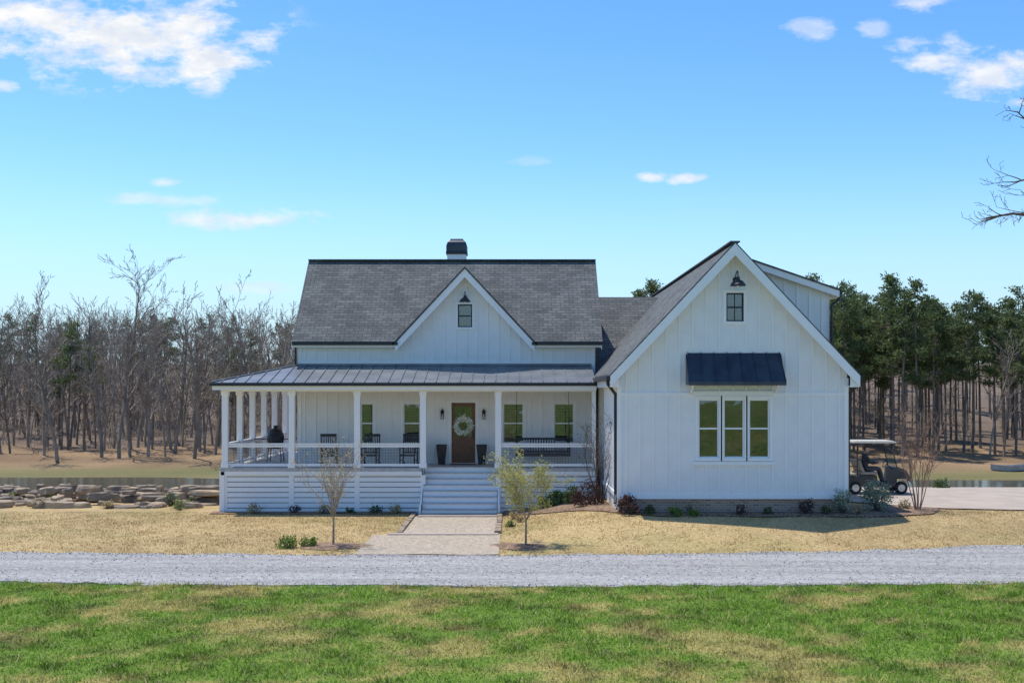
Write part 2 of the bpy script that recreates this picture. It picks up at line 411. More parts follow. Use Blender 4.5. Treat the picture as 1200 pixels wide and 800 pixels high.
# templates for far forest
bareT=[]
for i in range(5):
    r=random.Random(10+i); S=[]
    grow(S,r,Vector((0,0,-.3)),Vector((0,0,1)),12.5,.14+.015*i,0,3,[15,5,4],.05,.06,.018,ratio=.32,ang=(22,48),start=.28)
    bareT.append(segmesh('bare_tree_mesh',S,BARK if i%2 else BARKL))
brushT=[]
for i in range(2):
    r=random.Random(50+i); S=[]
    for j in range(8):
        grow(S,r,Vector((r.uniform(-.8,.8),r.uniform(-.8,.8),-.1)),Vector((r.uniform(-.4,.4),r.uniform(-.4,.4),1)).normalized(),r.uniform(1.5,3),.025,1,3,[0,4,4],.03,.12,.014,ratio=.5)
    brushT.append(segmesh('brush_mesh',S,BARKL))
pineT=[]
for i in range(6):
    r=random.Random(80+i); S=[]; p=Vector((0,0,-.3)); d=Vector((0,0,1)); tips=[]
    Ht=13.5; n=18; cs=.45+.05*(i%4)
    for j in range(n):
        d=(d+Vector((r.gauss(0,.018),r.gauss(0,.018),.06))).normalized(); p2=p+d*Ht/n
        S.append((*p,*p2,.15*(1-.8*j/n),.15*(1-.8*(j+1)/n)))
        fr=(j+1)/n
        if fr<cs and fr>.2 and r.random()<.6:
            t=r.uniform(0,math.tau); S.append((*p2,*(p2+Vector((math.cos(t),math.sin(t),.1))*r.uniform(.3,1)),.025,.012))
        if fr>=cs:
            rel=(fr-cs)/(1-cs)
            for q in range(r.choice([2,3,4]) if rel<.8 else 4):
                t=r.uniform(0,math.tau)
                ln=(.35+1.8*(1-rel)**.65*(1 if rel>.15 else .75))*r.uniform(.4,1.15)
                dd=Vector((math.cos(t),math.sin(t),r.uniform(-.05,.55))).normalized(); st=p2-d*r.uniform(0,Ht/n)
                e=st+dd*ln; S.append((*st,*e,.035,.015))
                tips.append(e); 
                if ln>.8: tips.append(st+dd*ln*.65+Vector((0,0,.1))); tips.append(e+Vector((r.gauss(0,.2),r.gauss(0,.2),.12)))
        p=p2
    tips.append(p); tips.append(p-Vector((0,0,.4)))
    tr=segmesh('pine_trunk_mesh',S,BARKP,4)
    V,F_,C_=leaves([tuple(t) for t in tips],2400,.24,.14,[(.065,.10,.04),(.19,.235,.09)],i,.34,.6)
    lf=colormesh('pine_needles_mesh',V,F_,C_,LEAF,False)
    pineT.append((tr,lf))
forest=empty('distant_forest')
r=random.Random(5)
for k in range(840):
    front=k<170
    u=r.random(); y=83+85*u**1.4; x=r.uniform(-58,58)*(y/90)
    if k>560: x=r.uniform(17,56)*(y/90); y=min(y,125)+r.uniform(0,8)
    if k>700: x=-r.uniform(15,58); y=r.uniform(92,135); x*=y/90
    if front: y=r.uniform(83,91); x=-62+124*k/170+r.uniform(-.6,.6)
    if x>8 and front: y-=3
    z=float(T(x,y))
    pp=.86 if x>10 else (.04 if y<105 else .25)
    s=r.uniform(.78,1.08)
    if r.random()<pp:
        tr,lf=r.choice(pineT); rz=r.uniform(0,6.28)
        ps=s*(.92-.10*max(0,min(1,(x-25)/25)) if x>10 else .74)
        link('pine_trunk',tr,forest,(x,y,z),ps,rz); link('pine_crown',lf,forest,(x,y,z),ps,rz)
    else:
        link('bare_tree',r.choice(bareT),forest,(x,y,z),s*(.70 if x>10 else .76),r.uniform(0,6.28))
for k in range(260):
    x=r.uniform(-70,70); y=r.uniform(84,125) 
    if x>8 and k%2: continue
    link('brush',r.choice(brushT),forest,(x,y,float(T(x,y))),r.uniform(.6,1.5),r.uniform(0,6.28))
# taller bare trees standing ahead of the tree line
for (px,top,D) in ((140,313,82),(68,352,80),(300,350,84),(228,356,82)):
    x=(px-600)*D/1350; z=float(T(x,D)); h=(458-top)*D/1350+H-z
    e=empty('bare_tree',(x,D,z)); rr=random.Random(px); S=[]
    grow(S,rr,Vector((0,0,-.2)),Vector((0,0,1)),h*.93,.16,0,4,[15,5,4,3],.05,.08,.013,ratio=.38,ang=(20,45),start=.25)
    link('trunk_and_limbs',segmesh('bare_tree',S,BARK),e)

# overhanging tree at right
e=empty('bare_oak_tree',(15.6,26,0)); rr=random.Random(3); S=[]
grow(S,rr,Vector((0,0,-.2)),Vector((.05,0,1)),12,.3,0,3,[12,5,4],.03,.06,.012,ratio=.36,ang=(30,60),start=.35)
S=[s for s in S if s[3]+15.6>12.3 or s[5]>12]
def limb(pts,r0,sub,ln,seed):
    q=random.Random(seed); n=len(pts)-1
    for i in range(n):
        a=Vector(pts[i]);b_=Vector(pts[i+1]); S.append((*a,*b_,r0*(1-.8*i/n),r0*(1-.8*(i+1)/n)))
        if i>=1:
            for _ in range(sub):
                t=q.random(); st=a.lerp(b_,t); d=(b_-a).normalized(); dd=(d*.9+Vector((q.gauss(0,.35),q.gauss(0,.35),q.uniform(-.5,.6)))).normalized()
                grow(S,q,st,dd,ln*q.uniform(.5,1.1),.014,2,4,[0,0,3,2],.01,.09,.005,ratio=.5)
limb([(0,0,5.5),(-1.6,0,7.2),(-2.7,.1,7.9),(-3.6,.1,8.25),(-4.3,0,8.3),(-4.9,0,8.2)],.08,4,.75,4)
limb([(0,0,7.5),(-1.8,.2,9.0),(-2.9,.2,9.9),(-3.7,.1,10.2),(-4.2,0,10.6)],.07,3,.6,6)
limb([(0,0,6.5),(-1.8,.2,8.0),(-3.1,.2,8.9),(-3.9,.1,9.1),(-4.3,0,9.0)],.06,3,.6,8)
link('trunk_and_limbs',segmesh('bare_oak_tree',S,BARKD,4),e)

def youngtree(name,x,y,h,spread,seed,bark,leafn,cols,fork=.35,stems=1,lsize=.022,sp=.05):
    e=empty(name,(x,y,float(T(x,y)))); q=random.Random(seed); S=[]; tips=[]
    if stems==1:
        S.append((0,0,-.05,.01,0,h*fork,.035,.028))
        base=Vector((.01,0,h*fork))
        for i in range(8):
            t=i/8*math.tau+q.uniform(-.3,.3); d=Vector((math.cos(t)*spread,math.sin(t)*spread,1)).normalized()
            grow(S,q,base.copy(),d,(h*(1-fork))*q.uniform(.8,1.05),.018,1,3,[0,6,4],.04,.08,.005,tips,.5,(20,45),.1)
    else:
        for i in range(stems):
            t=i/stems*math.tau+q.uniform(-.3,.3); d=Vector((math.cos(t)*spread,math.sin(t)*spread,1)).normalized()
            grow(S,q,Vector((math.cos(t)*.06,math.sin(t)*.06,-.05)),d,h*q.uniform(.75,1.0),.02,1,3,[0,6,4],.05,.06,.005,tips,.4,(15,40),.25)
    link('trunk_and_limbs',segmesh(name,S,bark,5),e)
    if leafn:
        V,F_,C_=leaves([tuple(t) for t in tips],leafn,sp,lsize,cols,seed)
        link('leaves',colormesh('leaves',V,F_,C_,LEAF,False),e)
youngtree('young_tree',-4.95,31.9,2.3,.45,21,TWIG,1100,[(.42,.36,.2),(.5,.42,.24)])
youngtree('young_tree',.38,31.9,2.0,.42,22,TWIG,4200,[(.38,.38,.10),(.5,.46,.16)],lsize=.028,sp=.07)
youngtree('crepe_myrtle',12.75,36.2,2.6,.30,23,TWIGR,500,[(.38,.24,.14),(.4,.28,.16)],stems=9)
youngtree('climbing_rose',2.95,38.4,2.3,.22,24,BARKD,700,[(.2,.08,.05),(.12,.1,.04)],stems=7)

def shrub(name,x,y,rx,h,n,size,cols,seed):
    q=np.random.RandomState(seed); z=float(T(x,y)); e=empty(name,(x,y,z))
    pts=[]
    for i in range(26):
        a=q.uniform(0,math.tau); rr_=q.uniform(.3,1)**.5; zz=q.uniform(.15,1)
        w_=rx*math.sqrt(max(0,1-(zz*.9)**2))
        pts.append((math.cos(a)*w_*rr_,math.sin(a)*w_*rr_,zz*h*.9))
    V,F_,C_=leaves(pts,n,rx*.17,size,cols,seed)
    V[:,2]=np.maximum(V[:,2],.01)
    link('leaves',colormesh('leaves',V,F_,C_,LEAF,False),e)
    S=[(0,0,-.02,*p,.012,.005) for p in pts]; link('stems',segmesh('stems',S,BARKD),e)
G1=[(.05,.085,.03),(.12,.17,.05)]; G2=[(.11,.18,.035),(.22,.31,.07)]; PU=[(.045,.03,.03),(.13,.07,.06)]; GW=[(.15,.21,.09),(.5,.54,.42)]; ST=[(.38,.3,.16),(.55,.44,.25)]
def at(px,D): return (px-600)*D/1350
for i,(px,D,rx,h,n,sz,cl,nm) in enumerate([
 (690,38.2,.55,.75,1500,.035,PU,'loropetalum_shrub'),(672,39.5,.35,.6,800,.035,G1,'evergreen_shrub'),(655,40.0,.3,.5,700,.035,G2,'evergreen_shrub'),(640,40.0,.3,.45,700,.035,G2,'evergreen_shrub'),
 (737,35.0,.36,.6,900,.035,PU,'loropetalum_shrub'),(762,34.9,.2,.3,250,.03,G1,'small_shrub'),
 (1027,35.9,.5,.95,2200,.032,GW,'flowering_shrub'),(988,35.1,.33,.8,800,.03,GW,'flowering_shrub'),(943,35.0,.28,.5,350,.03,PU,'small_shrub'),(968,34.9,.2,.25,200,.03,G1,'small_shrub'),
 (790,34.75,.24,.26,500,.03,G2,'small_shrub'),(812,34.7,.2,.18,350,.03,G2,'small_shrub'),(868,34.8,.2,.3,180,.03,PU,'small_shrub'),(808,35.2,.2,.4,120,.02,ST,'small_shrub'),
 (337,31.6,.34,.28,600,.03,G2,'low_shrub'),(362,31.9,.27,.22,450,.03,G2,'low_shrub'),
 (602,38.4,.2,.25,200,.03,ST,'small_shrub'),(610,37.2,.18,.2,180,.03,ST,'small_shrub'),(598,36.2,.16,.2,150,.03,G2,'small_shrub'),
 (463,40.5,.25,.3,300,.03,ST,'small_shrub'),(440,40.55,.25,.25,260,.03,G1,'small_shrub'),(380,40.5,.25,.3,300,.03,ST,'small_shrub'),(410,40.5,.2,.2,200,.03,G1,'small_shrub'),(300,40.4,.3,.35,300,.03,ST,'small_shrub'),
 (345,40.5,.22,.3,220,.03,PU,'small_shrub'),(900,34.9,.18,.25,160,.03,G1,'small_shrub'),(1005,34.9,.22,.3,220,.03,ST,'small_shrub'),
 (1105,44.8,.3,.4,300,.04,G1,'small_shrub'),(1060,36.6,.2,.3,200,.03,ST,'small_shrub'),
 ]):
    shrub(nm,at(px,D),D,rx,h,n,sz,cl,100+i)

# ---------------------------------------------------------------- rocks
def rock(m,c,sx,sy,sz,q,mat):
    n=q.randint(6,8); ph=q.uniform(0,6); V=[]
    rad=[q.uniform(.75,1.1) for _ in range(n)]
    for lv,(zz,sc) in enumerate(((0,.95),(.25,1.04),(.8,1.0),(1,.88))):
        for i in range(n):
            t=ph+i/n*math.tau; a=rad[i]*sc*(1+q.uniform(-.08,.08))
            V.append((c[0]+math.cos(t)*sx*a,c[1]+math.sin(t)*sy*a,c[2]+sz*zz+q.uniform(-.1,.1)*sz))
    F_=[]
    for l in range(3):
        for i in range(n): F_.append((l*n+i,l*n+(i+1)%n,(l+1)*n+(i+1)%n,(l+1)*n+i))
    F_.append(tuple(range(3*n,4*n))); m.add(V,F_,mat)
ROCK2=P('ledge_stone_dark',(.25,.195,.14),.9,ns=2,col2=(.16,.13,.10),bmp=(6,.6,.05))
ROCK3=P('ledge_stone_tan',(.42,.32,.21),.9,ns=2,col2=(.30,.225,.155),bmp=(6,.6,.05))
q=random.Random(9); m=MB()
for i in range(360):
    y=q.uniform(42.3,50); x=q.uniform(-27,-10.9)
    if x>-11.6 and y<43: continue
    lay=q.choice([0,0,0,1,1,2]) if y>43.5 else 0
    rock(m,(x,y,float(T(x,y))-.05+.2*lay),q.uniform(.2,.7)*q.choice([.7,1,1.2]),q.uniform(.2,.45),q.uniform(.13,.32),q,q.choice([ROCK,ROCK2,ROCK3]))
m.build('rock_ledge')
q=random.Random(19)
for i in range(22):
    x=q.uniform(-22,-10.9); y=q.uniform(41.6,49)
    shrub('small_shrub',x,y,q.uniform(.2,.4),q.uniform(.2,.45),160,.035,q.choice([G1,G2,ST,ST]),300+i)

# ---------------------------------------------------------------- FARMHOUSE
house=empty('farmhouse')
PF=1.57
Yw=43.4
doorO=(-2.28,-1.38,PF+.02,3.86)
wins=[(-5.70,-5.22),(-4.10,-3.46),(-.34,.44),(1.58,2.34)]
wz=(2.33,3.84)
gw=(-2.04,-1.50,6.7,7.56)
R=lambda a:[(a[0],a[2]),(a[1],a[2]),(a[1],a[3]),(a[0],a[3])]
holes=[R(doorO)]+[R((a,b_,*wz)) for a,b_ in wins]+[R(gw)]
DX=-1.76
outer=[(-8.05,-1),(3.12,-1),(3.12,6.2),(.76,6.2),(DX,8.8),(-4.28,6.2),(-8.05,6.2)]
m=MB(); m.wall(outer,holes,Yw,Yw+.2,WHITE)
m.box(-8.05,-7.85,Yw+.2,50,-1,6.2,WHITE); m.box(2.92,3.12,Yw+.2,50,-1,6.2,WHITE); m.box(-8.05,3.12,50,50.2,-1,6.2,WHITE)
for xg in (-8.05,2.92):
    m.wall([(43.4,6.2),(50.2,6.2),(46.8,9.4)],[],xg,xg+.2,WHITE,'x')
m.build('main_walls',house)
def battens(m,x0,x1,y,zb,top,openings,step=.405,mat=TRIM,w=.05):  # battens get a lighter white than the panels, painting in their relief contrast
    x=x0
    while x<=x1+.01:
        segs=[(zb,top(x))]
        for a,b_,c,d in openings:
            if a-.12<x<b_+.12:
                n=[]
                for s0,s1 in segs:
                    if s1<=c-.12 or s0>=d+.12: n.append((s0,s1)); continue
                    if c-.12>s0: n.append((s0,c-.12))
                    if d+.12<s1: n.append((d+.12,s1))
                segs=n
        for s0,s1 in segs:
            if s1-s0>.06: m.box(x-w/2,x+w/2,y-.03,y+.01,s0,s1,mat)
        x+=step
m=MB()
opm=[doorO]+[(a,b_,*wz) for a,b_ in wins]+[gw]
battens(m,-7.8,2.95,Yw,PF,lambda x: max(5.95,8.62-abs(x-DX)*1.035) if abs(x-DX)<2.45 else 5.97,opm)
m.box(-8.08,-7.93,Yw-.03,Yw,PF,6.1,TRIM); m.box(3.0,3.13,Yw-.03,Yw,PF,6.1,TRIM)
m.box(-8.05,3.12,Yw-.034,Yw+.003,5.28,5.42,TRIM)
m.box(-8.05,-4.3,Yw-.034,Yw+.003,5.98,6.12,TRIM); m.box(.8,3.12,Yw-.034,Yw+.003,5.98,6.12,TRIM)
m.build('battens_and_trim',house)

def window(m,x0,x1,z0,z1,y,back,meet=True,mun=False,frame=TRIM,dark=None):
    c=.09
    m.box(x0-c,x0,y-.035,y+.004,z0-c,z1+c,frame); m.box(x1,x1+c,y-.035,y+.004,z0-c,z1+c,frame)
    m.box(x0,x1,y-.035,y+.004,z1,z1+c,frame); m.box(x0,x1,y-.05,y+.004,z0-c,z0,frame)
    sf=dark or frame; s=.045
    m.box(x0,x0+s,y+.04,y+.09,z0,z1,sf); m.box(x1-s,x1,y+.04,y+.09,z0,z1,sf)
    m.box(x0+s,x1-s,y+.04,y+.09,z1-s,z1,sf); m.box(x0+s,x1-s,y+.04,y+.09,z0,z0+s,sf)
    zm=(z0+z1)/2
    if meet: m.box(x0+s,x1-s,y+.03,y+.09,zm-.025,zm+.025,sf)
    if mun: m.box((x0+x1)/2-.012,(x0+x1)/2+.012,y+.045,y+.08,z0+s,z1-s,sf)
    m.box(x0+s,x1-s,y+.065,y+.07,z0+s,z1-s,GLASS)
    if back=='blind':
        z=z0+.06; 
        while z<z1-.05:
            m.beam((x0+.02,y+.16,z),(x1-.02,y+.16,z),.055,.008,BLIND,up=(0,-.5,.85)); z+=.06
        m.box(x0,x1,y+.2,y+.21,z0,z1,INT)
    else:
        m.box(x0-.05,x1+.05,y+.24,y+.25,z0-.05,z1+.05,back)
m=MB()
for a,b_ in wins: window(m,a,b_,*wz,Yw,'blind')
window(m,*gw,Yw,INT,True,False,TRIM,BLACKP)
m.build('windows',house)
# door
m=MB(); a,b_,z0,z1=doorO; y=Yw
m.box(a-.11,a,y-.035,y+.004,z0,z1+.11,TRIM); m.box(b_,b_+.11,y-.035,y+.004,z0,z1+.11,TRIM); m.box(a,b_,y-.035,y+.004,z1,z1+.11,TRIM)
m.box(a,a+.14,y+.05,y+.1,z0,z1,DOOR); m.box(b_-.14,b_,y+.05,y+.1,z0,z1,DOOR)
m.box(a+.14,b_-.14,y+.05,y+.1,z1-.14,z1,DOOR); m.box(a+.14,b_-.14,y+.05,y+.1,z0,z0+.25,DOOR); m.box(a+.14,b_-.14,y+.05,y+.1,z0+.85,z0+1.0,DOOR)
m.box(a+.14,b_-.14,y+.075,y+.1,z0+.25,z0+.85,DOOR); m.box(a+.22,b_-.22,y+.06,y+.08,z0+.33,z0+.77,DOOR)
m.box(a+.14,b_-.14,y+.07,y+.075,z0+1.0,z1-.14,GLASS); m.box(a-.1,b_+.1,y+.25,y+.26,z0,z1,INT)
m.box((a+b_)/2-.012,(a+b_)/2+.012,y+.06,y+.09,z0+1,z1-.14,DOOR)
m.cyl((b_-.07,y+.0,z0+1.0),(b_-.07,y+.05,z0+1.0),.03,.02,10,BLACK); m.box(b_-.09,b_-.05,y+.03,y+.05,z0+.9,z0+1.15,BLACK)
m.build('front_door',house)
# wreath
pts=[];
for i in range(60):
    t=i/60*math.tau; pts.append((-1.83+.27*math.cos(t),Yw-.03,3.0+.27*math.sin(t)))
V,F_,C_=leaves(pts,1900,.045,.04,[(.92,.90,.82),(.72,.74,.60)],5,.6); V[:,1]=np.minimum(V[:,1],Yw+.045)
wr=empty('door_wreath'); link('wreath_leaves',colormesh('wreath_leaves',V,F_,C_,attrmat('wreath_leaf',.8),False),wr)
m=MB(); m.box(-2.3,-1.36,42.55,43.15,PF+.002,PF+.02,P('coir_mat',(.16,.11,.07),.95,ns=20)); m.build('doormat')

# main roof
ez,ey,rz_,ry=6.15,43.0,9.58,46.6; k=(rz_-ez)/(ry-ey); dz_=8.94; dy_=ey+(dz_-ez)/k; hw=2.62
m=MB(); t=(0,0,-.07)
m.slab([(-8.22,ey,ez),(DX-hw,ey,ez),(DX,dy_,dz_),(DX+hw,ey,ez),(3.38,ey,ez),(3.38,ry,rz_),(-8.22,ry,rz_)],t,SHX)
m.slab([(-8.22,ry,rz_),(3.38,ry,rz_),(3.38,ry+3.7,rz_-3.52),(-8.22,ry+3.7,rz_-3.52)],t,SHX)
m.slab([(DX-hw-.09,ey-.1,ez-.09),(DX,ey-.1,dz_),(DX,dy_,dz_),(DX-hw,ey,ez)],t,SHY)
m.slab([(DX+hw+.09,ey-.1,ez-.09),(DX,ey-.1,dz_),(DX,dy_,dz_),(DX+hw,ey,ez)],t,SHY)
m.beam((-8.22,ry,rz_+.01),(3.38,ry,rz_+.01),.3,.04,SHX)
m.build('main_roof',house)
m=MB()
for sgn in (-1,1):
    m.slab([(DX+sgn*(hw-.02),ey-.06,ez-.08),(DX,ey-.06,dz_-.08),(DX,ey-.06,dz_-.40),(DX+sgn*(hw-.02),ey-.06,ez-.38)],(0,.05,0),TRIM)
    m.slab([(DX+sgn*(hw-.1),ey-.0,ez-.1),(DX,ey-.0,dz_-.16),(DX,Yw+.05,dz_-.16),(DX+sgn*(hw-.1),Yw+.05,ez-.1)],(0,0,-.03),TRIM)
for xa in (-8.2,3.33):
    m.slab([(xa,ey,ez-.08),(xa,ry,rz_-.08),(xa,ry,rz_-.3),(xa,ey,ez-.3)],(.03,0,0),TRIM)
for x0,x1 in ((-8.2,DX-hw+.12),(DX+hw-.12,3.36)):
    m.box(x0,x1,ey+.02,ey+.06,ez-.22,ez-.075,TRIM); m.box(x0,x1,ey+.06,Yw,ez-.22,ez-.18,TRIM)
    m.box(x0,x1,ey-.1,ey+.018,ez-.14,ez-.03,BLACK)
m.box(3.2,3.27,Yw-.14,Yw-.07,5.3,6.0,BLACK); m.box(-8.17,-8.1,Yw-.1,Yw-.03,5.3,6.0,BLACK)
m.build('rakes_and_gutters',house)
# chimney
m=MB(); m.box(-2.68,-1.9,47.6,48.3,8,10.0,TRIM); m.box(-2.73,-1.85,47.55,48.35,9.95,10.08,BLACK)
cx,cy=-2.29,47.95
V=[];
prof=[(.43,10.08),(.43,10.3),(.38,10.45),(.27,10.56),(.27,10.6)]
for s_,z in prof: V+=[(cx-s_,cy-s_*.85,z),(cx+s_,cy-s_*.85,z),(cx+s_,cy+s_*.85,z),(cx-s_,cy+s_*.85,z)]
F_=[];
for l in range(4):
    for i in range(4): F_.append((l*4+i,l*4+(i+1)%4,l*4+4+(i+1)%4,l*4+4+i))
F_.append((16,17,18,19)); m.add(V,F_,METALD); m.build('chimney',house,bevel=.02)

# connector
m=MB()
m.slab([(2.6,44.9,4.6),(9,44.9,4.6),(9,49,8.29),(2.6,49,8.29)],(0,0,-.08),SHX)
m.slab([(2.6,53.1,4.6),(9,53.1,4.6),(9,49,8.29),(2.6,49,8.29)],(0,0,-.08),SHX)
m.build('connector_roof',house)
m=MB(); m.box(3.12,4.5,45.2,45.35,-1,4.8,WHITE); m.build('connector_wall',house)

# porch roof
E0,E1,Xl,Xt,Yt=40.6,4.6,-10.59,-8.05,43.4; zt=5.27; XR=2.98
m=MB(); t=(0,0,-.04)
m.slab([(Xl,E0,E1),(XR,E0,E1),(XR,Yt,zt),(Xt,Yt,zt)],t,METAL)
m.slab([(Xl,E0,E1),(Xt,Yt,zt),(Xt,52.2,zt),(Xl,52.2,E1)],t,METAL)
x=XR-.2
while x>Xl+.2:
    ye=Yt if x>Xt else E0+(x-Xl)/(Xt-Xl)*(Yt-E0); ze=E1+(ye-E0)/(Yt-E0)*(zt-E1)
    m.beam((x,E0,E1+.015),(x,ye,ze+.015),.025,.04,METAL); x-=.42
y=E0+.42
while y<52:
    xe=Xt if y>Yt else Xl+(y-E0)/(Yt-E0)*(Xt-Xl); ze=E1+(xe-Xl)/(Xt-Xl)*(zt-E1)
    m.beam((Xl,y,E1+.015),(xe,y,ze+.015),.025,.04,METAL); y+=.42
m.beam((Xl,E0,E1+.02),(Xt,Yt,zt+.02),.1,.04,METAL)
m.box(Xt,XR,Yt-.05,Yt,zt-.02,zt+.06,METAL)
m.build('porch_roof',house)
m=MB()
m.box(Xl-.05,XR,E0-.09,E0+.01,E1-.12,E1-.02,BLACK); m.box(Xl-.09,Xl+.01,E0+.01,52.2,E1-.12,E1-.02,BLACK)
m.box(Xl+.03,XR,E0+.015,E0+.05,E1-.26,E1-.045,TRIM); m.box(Xl+.015,Xl+.03,E0+.015,52.2,E1-.26,E1-.045,TRIM)
m.box(-10.33,XR,40.88,41.12,4.28,4.45,TRIM); m.box(-10.33,-10.09,41.12,52,4.28,4.45,TRIM)
m.box(Xl+.03,XR,E0+.05,Yw-.03,4.41,4.44,TRIM); m.box(Xl+.03,-8.06,Yw-.03,52.2,4.41,4.44,TRIM)
m.build('porch_beams_and_ceiling',house)
m=MB()
m.box(-10.36,-3.22,40.85,Yw,PF-.12,PF,FLOORW); m.box(-3.22,-.43,41.6,Yw,PF-.12,PF,FLOORW); m.box(-.43,XR,40.85,Yw,PF-.12,PF,FLOORW)
m.box(-10.36,-8.06,Yw,52,PF-.12,PF,FLOORW)
m.build('porch_floor',house)
m=MB()
for x0,x1 in ((-10.33,-3.2),(-.45,XR)):
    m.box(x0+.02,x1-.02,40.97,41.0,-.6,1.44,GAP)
    z=-.02
    while z<1.3:
        m.box(x0,x1,40.92,40.965,z,z+.155,TRIM); z+=.185
    m.box(x0,x1,40.86,40.9,1.32,1.45,TRIM)
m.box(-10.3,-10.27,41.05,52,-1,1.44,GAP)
z=-.02
while z<1.3: m.box(-10.34,-10.3,41.0,52,z,z+.155,TRIM); z+=.185
for x in (-10.2,-7.83,-5.5,-3.16,-.49): m.box(x-.09,x+.09,40.9,40.918,-.1,1.32,TRIM)
m.box(-10.38,-10.2,40.86,41.04,-.1,1.44,TRIM)
m.box(-3.24,-3.16,40.0,41.6,-.3,.35,TRIM) ; m.box(-.5,-.42,40.0,41.6,-.3,.35,TRIM)
m.build('porch_skirt',house)
m=MB(); n=8; rh=PF/n
for i in range(n):
    y0=40.05+i*.215
    m.box(-3.14,-.52,y0+.02,y0+.06,-.2 if i==0 else i*rh-.03,(i+1)*rh-.04,TRIM)
    m.box(-3.14,-.52,y0-.01,y0+.25 if i<n-1 else 41.7,(i+1)*rh-.04,(i+1)*rh,TREAD)
for xa in (-3.19,-.47):
    m.slab([(xa-.03,40.1,-.2),(xa-.03,40.1,.24),(xa-.03,41.6,PF-.0),(xa-.03,41.6,-.2)],(.06,0,0),TRIM)
m.build('porch_steps',house)
m=MB()
def post(x,y):
    m.box(x-.105,x+.105,y-.105,y+.105,PF,4.28,TRIM)
    m.box(x-.13,x+.13,y-.13,y+.13,PF+.002,PF+.17,TRIM); m.box(x-.13,x+.13,y-.13,y+.13,4.14,4.28,TRIM)
fx=[-10.2,-7.83,-5.5,-3.16,-.49]
for x in fx: post(x,41.0)
sy=[41.0,43.2,45.3,47.4,49.5,51.8]
for y in sy[1:]: post(-10.2,y)
m.box(2.84,2.98,40.92,41.06,PF,4.28,TRIM)
m.build('porch_posts',house)
m=MB(); mw_=MB()
def rail(p0,p1):
    p0=Vector(p0);p1=Vector(p1); u=(p1-p0).normalized(); Ln=(p1-p0).length
    m.beam(p0+Vector((0,0,.85)),p1+Vector((0,0,.85)),.10,.05,TRIM); m.beam(p0+Vector((0,0,.77)),p1+Vector((0,0,.77)),.04,.08,TRIM)
    m.beam(p0+Vector((0,0,.1)),p1+Vector((0,0,.1)),.05,.09,TRIM)
    z=.23
    while z<.72: mw_.beam(p0+Vector((0,0,z)),p1+Vector((0,0,z)),.009,.009,WIRE); z+=.1
    s=.1
    while s<Ln: q_=p0+u*s; mw_.beam(q_+Vector((0,0,.14)),q_+Vector((0,0,.73)),.009,.009,WIRE,up=(1,0,0)); s+=.1
for a,b_ in zip(fx[:3],fx[1:4]): rail((a+.1,41,PF),(b_-.1,41,PF))
rail((-.39,41,PF),(2.84,41,PF))
for a,b_ in zip(sy[:-1],sy[1:]): rail((-10.2,a+.1,PF),(-10.2,b_-.1,PF))
m.build('porch_railing',house); mw_.build('railing_wire',house)

# ---- WING
W0,W1,WY=3.27,10.33,35.5; CX=6.8; az=8.85; hwr=3.8; ez2=4.82; kk=(az-ez2)/hwr
wo=[(5.74,6.38,2.24,4.05),(6.52,7.16,2.24,4.05),(7.30,7.94,2.24,4.05)]
gw2=(6.60,7.14,6.44,7.32)
zr=lambda x: az-.1-abs(x-CX)*kk
m=MB()
m.wall([(W0,1.0),(W1,1.0),(W1,zr(W1)),(CX,az-.1),(W0,zr(W0))],[R(o) for o in wo]+[R(gw2)],WY,WY+.2,WHITE)
m.box(W0,W0+.2,WY+.2,55,-1,zr(W0),WHITE); m.box(W1-.2,W1,WY+.2,55,1.0,zr(W1),WHITE); m.box(W0,W1,55,55.2,-1,zr(W0),WHITE)
m.wall([(W0,zr(W0)),(W1,zr(W1)),(CX,az-.1)],[],55,55.2,WHITE)
m.build('wing_walls',house)
m=MB(); m.box(W0+.03,W1-.03,WY+.03,WY+.2,-.2,1.0,BRICK); m.box(W0+.03,W0+.2,WY+.2,55,-1,.98,BRICK); m.box(W1-.2,W1-.03,WY+.2,55,-1.2,1.0,BRICK)
m.build('brick_foundation',house)
m=MB()
big=(5.62,8.06,2.14,4.17)
battens(m,W0+.25,W1-.2,WY,1.12,lambda x:zr(x)-.1,[big,gw2,(5.5,8.2,4.56,5.5)],.41)
y=WY+.4
while y<41:
    m.box(W0-.024,W0+.01,y-.022,y+.022,1.12,4.8,TRIM); y+=.43
m.box(W0-.03,W0+.1,WY-.036,WY+.0,1.12,4.7,TRIM); m.box(W1-.1,W1+.03,WY-.036,WY+.0,1.12,4.7,TRIM); m.box(W0-.032,W0,WY,WY+.12,1.12,4.7,TRIM)
m.box(W0-.03,W1+.03,WY-.045,WY+.002,.98,1.12,TRIM); m.box(W0-.04,W0+.002,WY+.002,44,.98,1.12,TRIM)
m.box(W0+.1,5.55,WY-.036,WY+.002,4.17,4.25,TRIM); m.box(8.13,W1-.1,WY-.036,WY+.002,4.17,4.25,TRIM)
m.box(5.55,8.13,WY-.06,WY+.002,4.16,4.30,TRIM); m.box(5.55,8.13,WY-.07,WY+.002,2.02,2.13,TRIM)
m.build('wing_battens_and_trim',house)
m=MB()
for o in wo: window(m,*o,WY,OLIVE)
window(m,*gw2,WY,INT,True,True,TRIM,BLACKP)
m.build('wing_windows',house)
m=MB(); t=(0,0,-.08); FY=35.08
m.slab([(CX-hwr,FY,ez2),(CX,FY,az),(CX,55.4,az),(CX-hwr,55.4,ez2)],t,SHY)
m.slab([(CX+hwr,FY,ez2),(CX,FY,az),(CX,55.4,az),(CX+hwr,55.4,ez2)],t,SHY)
m.beam((CX,FY,az+.0),(CX,55.4,az+.0),.3,.04,SHY)
m.build('wing_roof',house)
m=MB()
